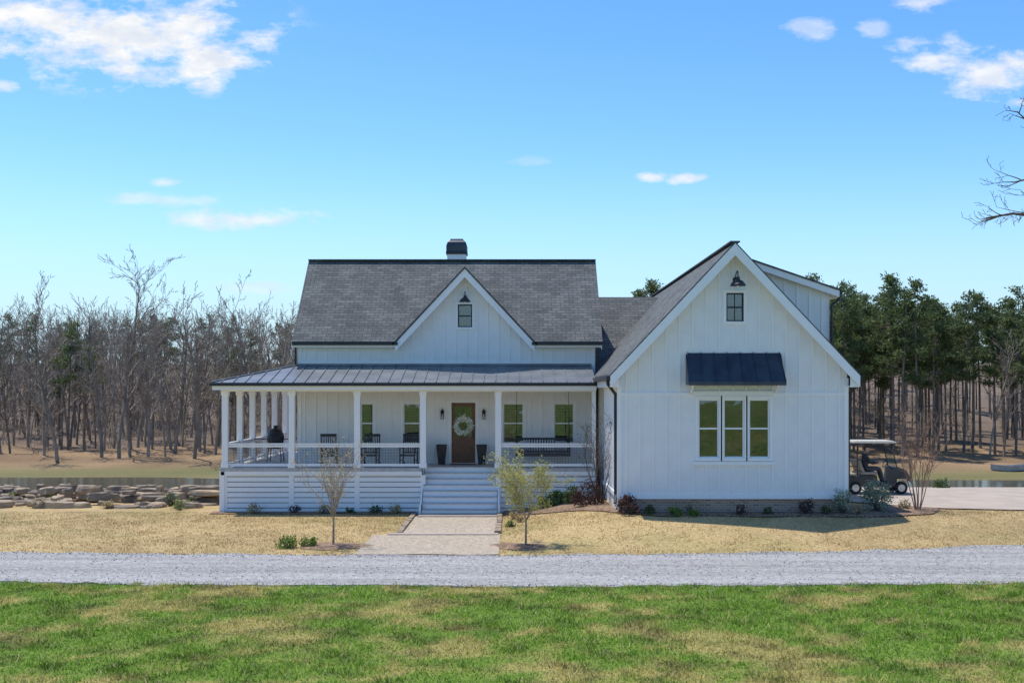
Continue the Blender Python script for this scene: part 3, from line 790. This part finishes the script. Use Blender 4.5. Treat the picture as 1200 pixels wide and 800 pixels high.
for sg in (-1,1):
    m.slab([(CX+sg*(hwr),FY-.02,ez2-.06),(CX,FY-.02,az-.06),(CX,FY-.02,az-.42),(CX+sg*(hwr),FY-.02,ez2-.40)],(0,.05,0),TRIM)
    m.slab([(CX+sg*(hwr-.02),FY+.08,ez2-.16),(CX,FY+.08,az-.16),(CX,WY+.01,az-.16),(CX+sg*(hwr-.02),WY+.01,ez2-.16)],(0,0,-.03),TRIM)
    xw=W0 if sg<0 else W1; xe=CX+sg*hwr
    m.box(min(xe,xw),max(xe,xw),FY+.09,55,ez2-.4,ez2-.36,TRIM)
    m.box(min(xe,xe-sg*.03),max(xe,xe-sg*.03),FY+.09,55.3,ez2-.36,ez2-.09,TRIM)
    m.slab([(xe,FY+.085,ez2-.36),(xw,FY+.085,ez2-.36),(xw,FY+.085,ez2-.0)],(0,.03,0),TRIM)
    m.box(min(xe,xe+sg*.12),max(xe,xe+sg*.12),FY+.05,55.3,ez2-.2,ez2-.06,BLACK)
m.build('wing_rakes_and_soffit',house)
m=MB()
xe=CX-hwr-.06
m.path([(xe,FY+.3,ez2-.15),(xe,FY+.3,ez2-.3),(W0-.07,WY+.12,ez2-.62),(W0-.07,WY+.12,1.1),(W0-.1,WY-.1,.85)],.05,8,BLACK)
xe=CX+hwr+.06
m.path([(xe,FY+.3,ez2-.15),(xe,FY+.3,ez2-.3),(W1+.07,WY+.12,ez2-.62),(W1+.07,WY+.12,.85)],.05,8,BLACK)
m.build('downspouts',house)
# awning
m=MB(); ax0,ax1=5.34,8.30; yb,yt_=34.85,WY-.03; zb,zt2=4.57,5.47
m.slab([(ax0,yb,zb),(ax1,yb,zb),(ax1-.06,yt_,zt2),(ax0+.06,yt_,zt2)],(0,0,-.03),METALD)
for i in range(8):
    x=ax0+.01+(ax1-ax0-.02)*i/7; xt=ax0+.07+(ax1-ax0-.14)*i/7
    m.beam((x,yb,zb+.015),(xt,yt_,zt2+.015),.025,.045,METALD)
m.box(ax0,ax1,yb-.02,yb,zb-.1,zb+.01,METALD)
for x in (ax0+.01,ax1-.05):
    m.slab([(x,yb,zb-.03),(x,yt_,zt2-.03),(x,yt_,zb-.08),(x,yb,zb-.08)],(.04,0,0),METALD)
for x in (5.5,8.1):
    m.beam((x,WY-.02,4.2),(x,yb+.1,4.5),.05,.05,TRIM); m.box(x-.025,x+.025,yb+.05,WY-.03,4.47,4.5,TRIM)
m.build('window_awning',house)
# dormer on the right slope
m=MB(); dz=lambda x: az-.02-(x-CX)*.34; xo=10.25
m.wall([(CX+.3,dz(CX+.3)-.1),(xo,dz(xo)-.1),(xo,zr(xo)),(CX+.3,zr(CX+.3))],[],37.2,37.4,WHITE)
m.box(xo-.2,xo,37.4,50,4.9,dz(xo)-.08,WHITE)
m.wall([(CX+.3,dz(CX+.3)-.1),(xo,dz(xo)-.1),(xo,zr(xo)),(CX+.3,zr(CX+.3))],[],50,50.2,WHITE)
x=8.0
while x<xo: m.box(x-.022,x+.022,37.176,37.2,zr(x),dz(x)-.15,TRIM); x+=.4
m.build('dormer_walls',house)
m=MB()
m.slab([(CX,36.9,dz(CX)),(xo+.25,36.9,dz(xo+.25)),(xo+.25,50.4,dz(xo+.25)),(CX,50.4,dz(CX))],(0,0,-.06),SHY)
m.build('dormer_roof',house)
m=MB()
m.slab([(CX+.3,36.93,dz(CX+.3)-.06),(xo+.25,36.93,dz(xo+.25)-.06),(xo+.25,36.93,dz(xo+.25)-.26),(CX+.3,36.93,dz(CX+.3)-.26)],(0,.05,0),TRIM)
m.box(xo+.2,xo+.25,36.98,50.3,dz(xo+.25)-.26,dz(xo+.25)-.07,TRIM); m.box(xo+.25,xo+.36,36.98,50.3,dz(xo+.25)-.18,dz(xo+.25)-.04,BLACK)
m.path([(xo+.3,37.1,dz(xo)-.2),(xo+.3,37.1,dz(xo)-.4),(xo+.05,37.12,dz(xo)-.6),(xo+.05,37.12,5.2)],.04,8,BLACK)
m.build('dormer_trim',house)
m=MB(); m.box(-7.8,2.9,43.65,49.9,1.3,1.4,INT); m.box(W0+.25,W1-.25,WY+.3,54.9,1.0,1.1,INT); m.build('interior_floors',house)

# barn lights & lanterns
def barnlight(name,x,y,z,s=1):
    e=empty(name,(x,y,z)); m=MB()
    m.cyl((0,0,0),(0,-.04,0),.07*s,.07*s,14,BLACK)
    pts=[(0,-.03,0),(0,-.12*s,.12*s),(0,-.24*s,.2*s),(0,-.36*s,.2*s),(0,-.42*s,.12*s),(0,-.42*s,.02*s)]
    m.path(pts,.016*s,8,BLACK)
    m.lathe((0,-.42*s,-.2*s),[(.21*s,0),(.2*s,.04*s),(.13*s,.13*s),(.05*s,.17*s),(.045*s,.24*s)],18,BLACK)
    m.lathe((0,-.42*s,-.22*s),[(.03*s,0),(.05*s,.05*s),(.03*s,.1*s)],10,TRIM)
    m.build('lamp_shade_and_arm',e,smooth=False)
barnlight('barn_light',CX+.07,WY-.0,7.72,1.15); barnlight('barn_light',DX,Yw,7.82,1.0)
for x in (-2.62,-1.06):
    e=empty('wall_lantern',(x,Yw,3.45)); m=MB()
    m.box(-.05,.05,-.03,0,-.12,.14,BLACK); m.path([(0,-.02,.1),(0,-.14,.2),(0,-.14,.12)],.012,6,BLACK)
    m.lathe((0,-.14,-.2),[(.055,0),(.06,.02)],8,BLACK); m.lathe((0,-.14,.06),[(.09,0),(.03,.07),(.01,.1)],8,BLACK)
    for a_,b__ in ((-.05,-.05),(.05,-.05),(.05,.05),(-.05,.05)): m.box(a_-.006,a_+.006,-.14+b__-.006,-.14+b__+.006,-.18,.07,BLACK)
    m.cyl((0,-.14,-.18),(0,-.14,-.02),.02,.02,8,TRIM)
    m.build('lantern_body',e)
for x in (-2.62,-1.13):
    e=empty('planter',(x,42.9,PF)); m=MB()
    V=[];
    for s_,z in ((.12,0),(.19,.68),(.2,.68),(.2,.74),(.16,.74),(.15,.66)): V+=[(-s_,-s_,z),(s_,-s_,z),(s_,s_,z),(-s_,s_,z)]
    F_=[(0,3,2,1)]
    for l in range(5):
        for i in range(4): F_.append((l*4+i,l*4+(i+1)%4,l*4+4+(i+1)%4,l*4+4+i))
    F_.append((20,21,22,23)); m.add(V,F_,BLACKP); m.build('pot',e,bevel=.008)

def rocking_chair(x,y,rz):
    e=empty('rocking_chair',(x,y,PF),rz); m=MB(); B=BLACKP
    for sx in (-.27,.27):
        pts=[]
        for i in range(9):
            u=-.5+i/8*.95; pts.append((sx,u,.02+.25*(u+.02)**2))
        for a,b_ in zip(pts[:-1],pts[1:]): m.beam(a,b_,.035,.04,B)
        m.beam((sx,-.25,.04),(sx,-.25,.62),.045,.045,B,up=(0,1,0)); m.beam((sx,.22,.04),(sx,.36,1.12),.045,.045,B,up=(0,1,0))
        m.beam((sx*1.06,-.34,.635),(sx*1.06,.3,.62),.09,.025,B)
        m.beam((sx,-.25,.2),(sx,.24,.2),.025,.025,B)
    for i in range(6): m.beam((-.27,-.25+i*.085,.41-i*.008),(.27,-.25+i*.085,.41-i*.008),.07,.02,B)
    for i in range(7):
        xx=-.2+i*.4/6; m.beam((xx,.24,.42),(xx,.35,1.06),.035,.015,B,up=(0,1,0))
    m.beam((-.3,.355,1.1),(.3,.355,1.1),.03,.1,B); m.beam((-.28,.25,.46),(.28,.25,.46),.03,.05,B); m.beam((-.27,-.26,.38),(.27,-.26,.38),.03,.07,B)
    m.build('chair_frame',e)
rocking_chair(at(386,42.3),42.3,.25); rocking_chair(at(434,42.3),42.3,-.1); rocking_chair(at(479,42.3),42.3,-.15)
# swing
e=empty('porch_swing',(at(636,42.2),42.2,PF)); m=MB(); B=BLACKP
for i in range(7): m.beam((-.95,-.28+i*.085,.45-i*.005),(.95,-.28+i*.085,.45-i*.005),.07,.022,B)
for i in range(20): 
    xx=-.92+i*1.84/19; m.beam((xx,.27,.45),(xx,.38,.95),.04,.015,B,up=(0,1,0))
m.beam((-.97,.385,.97),(.97,.385,.97),.035,.08,B); m.beam((-.97,.28,.5),(.97,.28,.5),.03,.06,B); m.beam((-.97,-.3,.4),(.97,-.3,.4),.04,.1,B)
for s_ in (-.97,.97):
    m.beam((s_,-.3,.4),(s_,.3,.4),.05,.08,B); m.beam((s_,-.3,.4),(s_,-.3,.7),.05,.05,B,up=(0,1,0)); m.beam((s_,-.35,.71),(s_,.36,.7),.08,.03,B); m.beam((s_,.28,.4),(s_,.38,1.0),.05,.05,B,up=(0,1,0))
    m.cyl((s_,-.28,.7),(s_*.98,0,2.0),.009,.009,6,BLACK); m.cyl((s_,.34,.9),(s_*.98,0,2.0),.009,.009,6,BLACK); m.cyl((s_*.98,0,2.0),(s_*.98,0,2.84),.009,.009,6,BLACK)
m.build('swing_bench',e)
CUSH=P('cushion_fabric',(.35,.36,.38),.9,ns=10); m=MB(); m.box(-.9,.9,-.27,.25,.465,.55,P('seat_cushion',(.08,.08,.09),.9,ns=9))
m.box(-.85,-.45,.12,.24,.56,.9,CUSH); m.box(.45,.85,.12,.24,.56,.9,CUSH); m.build('cushions',e,bevel=.04)
# grill
e=empty('barbecue_grill',(-9.15,44.6,PF)); m=MB()
m.lathe((0,0,.5),[(.12,0),(.26,.12),(.32,.32),(.33,.42),(.33,.46),(.30,.6),(.2,.74),(.08,.8),(.08,.88),(.1,.9)],20,BLACKP)
for a in range(4):
    t=a*math.pi/2+.78; c,s_=math.cos(t),math.sin(t); m.cyl((c*.38,s_*.38,0),(c*.3,s_*.3,.62),.02,.02,6,BLACK); m.cyl((c*.38-.02,s_*.38,.05),(c*.38+.02,s_*.38,.05),.05,.05,10,BLACK)
m.box(.35,.8,-.2,.2,.86,.89,DOOR); m.box(-.8,-.35,-.2,.2,.86,.89,DOOR); m.path([(-.12,-.33,1.0),(-.12,-.42,1.05),(.12,-.42,1.05),(.12,-.33,1.0)],.015,6,BLACK)
m.build('grill_body',e,smooth=False)

# ---------------------------------------------------------------- golf cart + driver
gx,gy=13.05,42.0; gz=float(T(gx,gy))+.04
cart=empty('golf_cart',(gx,gy,gz))
CREAM=P('cart_canopy',(.62,.58,.48),.4,ns=4,col2=(.58,.54,.45)); RED=P('cart_body',(.035,.035,.04),.3,ns=4,col2=(.05,.05,.055)); TIRE=P('tire_rubber',(.02,.02,.02),.85,ns=20); SEAT=P('seat_vinyl',(.38,.32,.24),.6,ns=6); HUB=P('wheel_hub',(.5,.5,.52),.3,.8,ns=6)
m=MB()
prof=[(-1.05,.35),(-.75,.32),(.75,.28),(.8,.55),(1.12,.55),(1.28,.45),(1.3,.62),(1.12,.86),(.82,.98),(.72,.95),(.66,.42),(.1,.40),(.08,.66),(-.55,.68),(-.6,.62),(-1.05,.62)]
m.wall(prof,[],-.55,.55,RED)
m.build('body',cart,bevel=.03)
m=MB()
m.box(-.5,.12,-.52,.52,.69,.8,SEAT); m.slab([(-.44,-.52,.8),(-.34,-.52,.8),(-.5,-.52,1.2),(-.6,-.52,1.2)],(0,1.04,0),SEAT)
m.box(-1.02,-.62,-.5,.5,.64,.74,SEAT); m.build('seats',cart,bevel=.03)
m=MB()
for x in (-.7,.95):
    for y in (-.52,.52):
        sg=1 if y>0 else -1
        m.lathe((x,y-.09,.23),[(.14,0),(.21,.01),(.23,.04),(.23,.14),(.21,.17),(.14,.18)],22,TIRE,'y')
        m.lathe((x,y+sg*.085-.01,.23),[(.13,0),(.12,.02),(.03,.03)],14,HUB,'y')
m.build('wheels',cart)
m=MB()
for y in (-.5,.5):
    m.path([(.82,y,.95),(.62,y,1.82)],.018,8,BLACK); m.path([(-.6,y,.65),(-.62,y,1.82)],.018,8,BLACK); m.path([(-.6,y,1.0),(-1.0,y,1.0),(-1.05,y,.6)],.018,8,BLACK)
m.slab([(.8,-.48,1.0),(.8,.48,1.0),(.64,.48,1.75),(.64,-.48,1.75)],(.01,0,0),GLASS)
m.path([(.7,-.28,.9),(.5,-.28,1.08)],.02,8,BLACK)
for i in range(16):
    a=i/16*math.tau;b_=(i+1)/16*math.tau; f=lambda t:(.47+.09*math.sin(t)*.9,-.28+.17*math.cos(t),1.1+.15*math.sin(t)*.9)
    m.cyl(f(a),f(b_),.014,.014,6,BLACK)
m.build('frame_and_steering_wheel',cart)
m=MB(); m.box(-.78,.78,-.6,.6,1.83,1.89,CREAM); m.box(-.7,.7,-.52,.52,1.89,1.92,CREAM); m.build('canopy',cart,bevel=.03)
m=MB(); m.lathe((1.24,-.38,.7),[(.06,0),(.06,.02)],12,TRIM,'y'); m.box(1.22,1.27,-.42,-.3,.66,.74,TRIM); m.box(1.22,1.27,.3,.42,.66,.74,TRIM); m.build('headlights',cart)

SKIN=P('skin',(.60,.38,.28),.5,ns=20,col2=(.55,.34,.25)); SHIRT=P('dark_shirt',(.05,.055,.07),.85,ns=9); PANTS=P('dark_trousers',(.07,.075,.095),.85,ns=9); HAIR=P('hair',(.05,.035,.025),.7,ns=30); SHOE=P('shoe',(.03,.03,.03),.5,ns=9); EYE=P('eye',(.03,.03,.03),.2,ns=9)
man=empty('seated_man',(gx-.12,gy-.28,gz))
def skinobj(name,V,E,Rr,mats,root=0,sub=2,matf=None):
    me=bpy.data.meshes.new(name); me.from_pydata(V,E,[]); ob=bpy.data.objects.new(name,me); scene.collection.objects.link(ob)
    ob.modifiers.new('skin','SKIN')
    sv=me.skin_vertices[0].data
    for i,r_ in enumerate(Rr):
        sv[i].radius=(r_,r_) if not isinstance(r_,tuple) else r_; sv[i].use_root=(i==root)
    s=ob.modifiers.new('sub','SUBSURF'); s.levels=sub; s.render_levels=sub
    bpy.context.view_layer.update(); dg=bpy.context.evaluated_depsgraph_get()
    nm=bpy.data.meshes.new_from_object(ob.evaluated_get(dg)); bpy.data.objects.remove(ob)
    nm.materials.clear()
    for mt in mats: nm.materials.append(mt)
    for p in nm.polygons:
        p.use_smooth=True
        if matf: p.material_index=matf(p.center)
    o=bpy.data.objects.new(name,nm); scene.collection.objects.link(o); o.parent=man; return o
V=[(-.12,0,.92),(-.16,0,1.1),(-.18,0,1.28),(-.15,0,1.4),(-.12,0,1.48)]; E=[(0,1),(1,2),(2,3),(3,4)]; Rr=[(.15,.12),(.14,.11),(.16,.12),(.10,.08),(.055,.055)]
for s_ in (-1,1):
    b0=len(V); V+=[(-.08,s_*.1,.89),(.15,s_*.12,.91),(.34,s_*.13,.92),(.42,s_*.13,.68),(.46,s_*.13,.48),(.52,s_*.14,.44),(.62,s_*.15,.42)]
    Rr+=[.10,.088,.068,.06,.043,.045,.035]; E+=[(0,b0)]+[(b0+i,b0+i+1) for i in range(6)]
    b0=len(V); V+=[(-.16,s_*.19,1.37),(-.06,s_*.25,1.2),(.03,s_*.26,1.1),(.2,s_*.2,1.12),(.36,s_*.14,1.15)]
    Rr+=[.062,.05,.044,.038,.028]; E+=[(2,b0)]+[(b0+i,b0+i+1) for i in range(4)]
def mf(c):
    if c.z>1.455: return 1
    if c.x>.27 and c.z>1.0: return 1
    if c.z<.49 and c.x>.3: return 3
    if c.z<.97: return 2
    return 0
skinobj('body',V,E,Rr,[SHIRT,SKIN,PANTS,SHOE],matf=mf)
for s_ in (-1,1):
    w_=Vector((.36,s_*.14,1.15)); V=[tuple(w_),(.40,s_*.13,1.165),(.43,s_*.125,1.175)]; E=[(0,1),(1,2)]; Rr=[.026,(.02,.034),(.016,.036)]
    for f_ in range(4):
        y0=s_*.125+(f_-1.5)*.021; ln=[.85,1,.95,.75][f_]; b0=len(V)
        V+=[(.45,y0,1.18),(.45+.035*ln,y0,1.165),(.45+.035*ln,y0,1.135),(.45+.012,y0,1.12)]; Rr+=[.0095,.009,.0085,.007]; E+=[(2,b0),(b0,b0+1),(b0+1,b0+2),(b0+2,b0+3)]
    b0=len(V); V+=[(.41,s_*.125-s_*.035,1.155),(.435,s_*.125-s_*.045,1.135),(.455,s_*.125-s_*.035,1.12)]; Rr+=[.012,.01,.008]; E+=[(1,b0),(b0,b0+1),(b0+1,b0+2)]
    skinobj('hand',V,E,Rr,[SKIN],sub=1)
import bmesh
bm=bmesh.new(); bmesh.ops.create_uvsphere(bm,u_segments=28,v_segments=20,radius=1)
for v in bm.verts:
    x,y,z=v.co; fx_=x*.095; fy_=y*.075; fz=z*.12
    if z<0: fx_*=1-.18*abs(z); fy_*=1-.32*abs(z); fx_+=.012*abs(z)
    if x>.75: fx_-=.006
    if x>.8 and abs(y)<.22 and -.28<z<.12: fx_+=.022*(1-abs(y)/.22)*(.5-(z-.12)/.8)
    if x>.7 and .12<abs(y)<.5 and .0<z<.2: fx_-=.008
    if x>.7 and abs(y)<.4 and -.55<z<-.42: fx_+=.005
    v.co=(fx_,fy_,fz)
me=bpy.data.meshes.new('head'); bm.to_mesh(me); bm.free()
me.materials.append(SKIN); me.materials.append(HAIR)
for p in me.polygons:
    p.use_smooth=True; c=p.center
    if c.z>.065 or (c.x<-.02 and c.z>-.05): p.material_index=1
hd=bpy.data.objects.new('head',me); scene.collection.objects.link(hd); hd.parent=man; hd.location=(-.09,0,1.60); hd.rotation_euler=(0,.05,-.5)
m=MB()
for s_ in (-1,1):
    m.lathe((.082,s_*.03-.005,.012),[(.004,-.004),(.011,0),(.011,.006),(.004,.01)],8,EYE,'y')
    m.lathe((-.005,s_*.076-.008,-.005),[(.01,0),(.026,.004),(.028,.01),(.01,.016)],10,SKIN,'y')
m.box(.078,.09,-.022,.022,-.058,-.051,P('lips',(.35,.14,.12),.5,ns=9))
f=m.build('face_features',hd)

# rowboat on far shore
bx=at(1182,73.5); bz=float(T(bx,73.5)); e=empty('rowboat',(bx,73.5,bz),.1); m=MB(); V=[]
for i in range(9):
    u=i/8*2-1; w_=.42*(1-abs(u)**3*.95); 
    for (a,b_) in ((-1,.34),(-.75,.0),(0,-.05),(.75,.0),(1,.34)): V.append((u*1.2,a*w_,b_+.12*u*u))
F_=[(i*5+j,i*5+j+1,i*5+6+j,i*5+5+j) for i in range(8) for j in range(4)]
m.add(V,F_,P('boat_paint',(.42,.42,.44),.5,ns=3)); m.box(-.5,-.3,-.38,.38,.2,.24,TWIG); m.box(.3,.5,-.38,.38,.2,.24,TWIG); m.build('hull',e)

# ---------------------------------------------------------------- world, sun, camera
SE=math.radians(71); azv=Vector((-.72,.69,0)).normalized()
sd=Vector((azv.x*math.cos(SE),azv.y*math.cos(SE),math.sin(SE)))
sun=bpy.data.lights.new('sun','SUN'); sun.energy=4.7; sun.angle=math.radians(.5); sun.color=(1,.95,.87)
so=bpy.data.objects.new('sun',sun); scene.collection.objects.link(so); so.rotation_euler=sd.to_track_quat('Z','Y').to_euler(); so.location=(-20,30,40)
w=bpy.data.worlds.new('World'); scene.world=w; w.use_nodes=True; nt=w.node_tree; nt.nodes.clear()
out=nt.nodes.new('ShaderNodeOutputWorld'); bg=nt.nodes.new('ShaderNodeBackground'); STR=.15; bg.inputs[1].default_value=STR
L(nt,bg.outputs[0],out.inputs[0])
sk=nt.nodes.new('ShaderNodeTexSky'); sk.sky_type='NISHITA'; sk.sun_disc=False; sk.sun_elevation=SE; sk.sun_rotation=math.atan2(azv.x,azv.y)%math.tau
sk.air_density=1.0; sk.dust_density=.5; sk.ozone_density=3.5
# deepen the blue: gamma applied on the sky's display-range value
g1=mixc(nt,1.0,sk.outputs[0],(STR,STR,STR),'MULTIPLY')
gm=nt.nodes.new('ShaderNodeGamma'); gm.inputs[1].default_value=1.2; L(nt,g1,gm.inputs[0])
g2=nt.nodes.new('ShaderNodeVectorMath'); g2.operation='SCALE'; L(nt,gm.outputs[0],g2.inputs[0]); g2.inputs['Scale'].default_value=1.42/STR
hs=nt.nodes.new('ShaderNodeHueSaturation'); hs.inputs['Saturation'].default_value=1.18; L(nt,g2.outputs[0],hs.inputs['Color'])
tc=nt.nodes.new('ShaderNodeTexCoord'); sp=nt.nodes.new('ShaderNodeSeparateXYZ'); L(nt,tc.outputs['Generated'],sp.inputs[0])
hz=nt.nodes.new('ShaderNodeMapRange'); hz.interpolation_type='SMOOTHSTEP'; L(nt,sp.outputs[2],hz.inputs['Value'])
hz.inputs['From Min'].default_value=0; hz.inputs['From Max'].default_value=.20; hz.inputs['To Min'].default_value=.85; hz.inputs['To Max'].default_value=0
sky2=mixc(nt,hz.outputs['Result'],hs.outputs[0],(.50/STR,.74/STR,.94/STR))
def M(op,a,b=None,c=None):
    n=nt.nodes.new('ShaderNodeMath'); n.operation=op
    for i,v in enumerate((a,b,c)):
        if v is None: continue
        if isinstance(v,(int,float)): n.inputs[i].default_value=v
        else: L(nt,v,n.inputs[i])
    return n.outputs[0]
yy=M('MAXIMUM',sp.outputs[1],.05); u=M('DIVIDE',sp.outputs[0],yy); v=M('DIVIDE',sp.outputs[2],yy)
cv=nt.nodes.new('ShaderNodeCombineXYZ'); L(nt,u,cv.inputs[0]); L(nt,M('MULTIPLY',v,2.0),cv.inputs[1])
n1=noise(nt,20,8,.64,cv.outputs[0])
cl=[(150,44,175,58,1),(45,25,110,55,1),(235,72,80,34,1),(290,258,110,14,.75),(190,234,70,9,.45),(200,213,22,7,.6),(760,207,22,7,.8),(804,209,24,8,.85),
 (1100,66,60,24,.85),(1165,88,75,32,.9),(1080,4,35,14,.8),(955,33,40,16,.5),(1020,33,22,12,.5),(295,336,60,8,.4),(5,100,18,9,.7),(1195,120,20,8,.6),(620,188,30,6,.2)]
mask=None
for (px,py,rx,ry_,st) in cl:
    du=M('MULTIPLY_ADD',u,1350/rx,-(px-600)/rx); dv=M('MULTIPLY_ADD',v,1350/ry_,-(458-py)/ry_)
    d=M('SQRT',M('ADD',M('MULTIPLY',du,du),M('MULTIPLY',dv,dv)))
    q_=M('MAXIMUM',M('SUBTRACT',1.0,d),-1.0)
    q2=M('ADD',q_,M('MULTIPLY',M('SUBTRACT',n1,.50 if rx>70 and ry_>30 else .52),3.6))
    q3=M('MULTIPLY',M('MINIMUM',M('MAXIMUM',M('MULTIPLY',q2,1.3),0.0),1.0),st)
    q3=M('MULTIPLY',q3,M('MINIMUM',M('MAXIMUM',M('MULTIPLY',M('ADD',q_,.35),3.0),0.0),1.0))
    mask=q3 if mask is None else M('MAXIMUM',mask,q3)
n2=ramp(nt,noise(nt,30,5,.6,cv.outputs[0]),.3,.7)
cc=mixc(nt,n2,(.76/STR,.82/STR,.92/STR),(1.0/STR,1.0/STR,1.0/STR))
L(nt,mixc(nt,mask,sky2,cc),bg.inputs[0])

cam=bpy.data.cameras.new('camera'); co=bpy.data.objects.new('camera',cam); scene.collection.objects.link(co); scene.camera=co
co.location=(0,0,H); co.rotation_euler=(math.radians(90),0,0); cam.sensor_width=36; cam.lens=40.5; cam.shift_y=58/1200; cam.clip_end=6000
scene.view_settings.view_transform='Standard'; scene.view_settings.look='None'; scene.view_settings.exposure=0
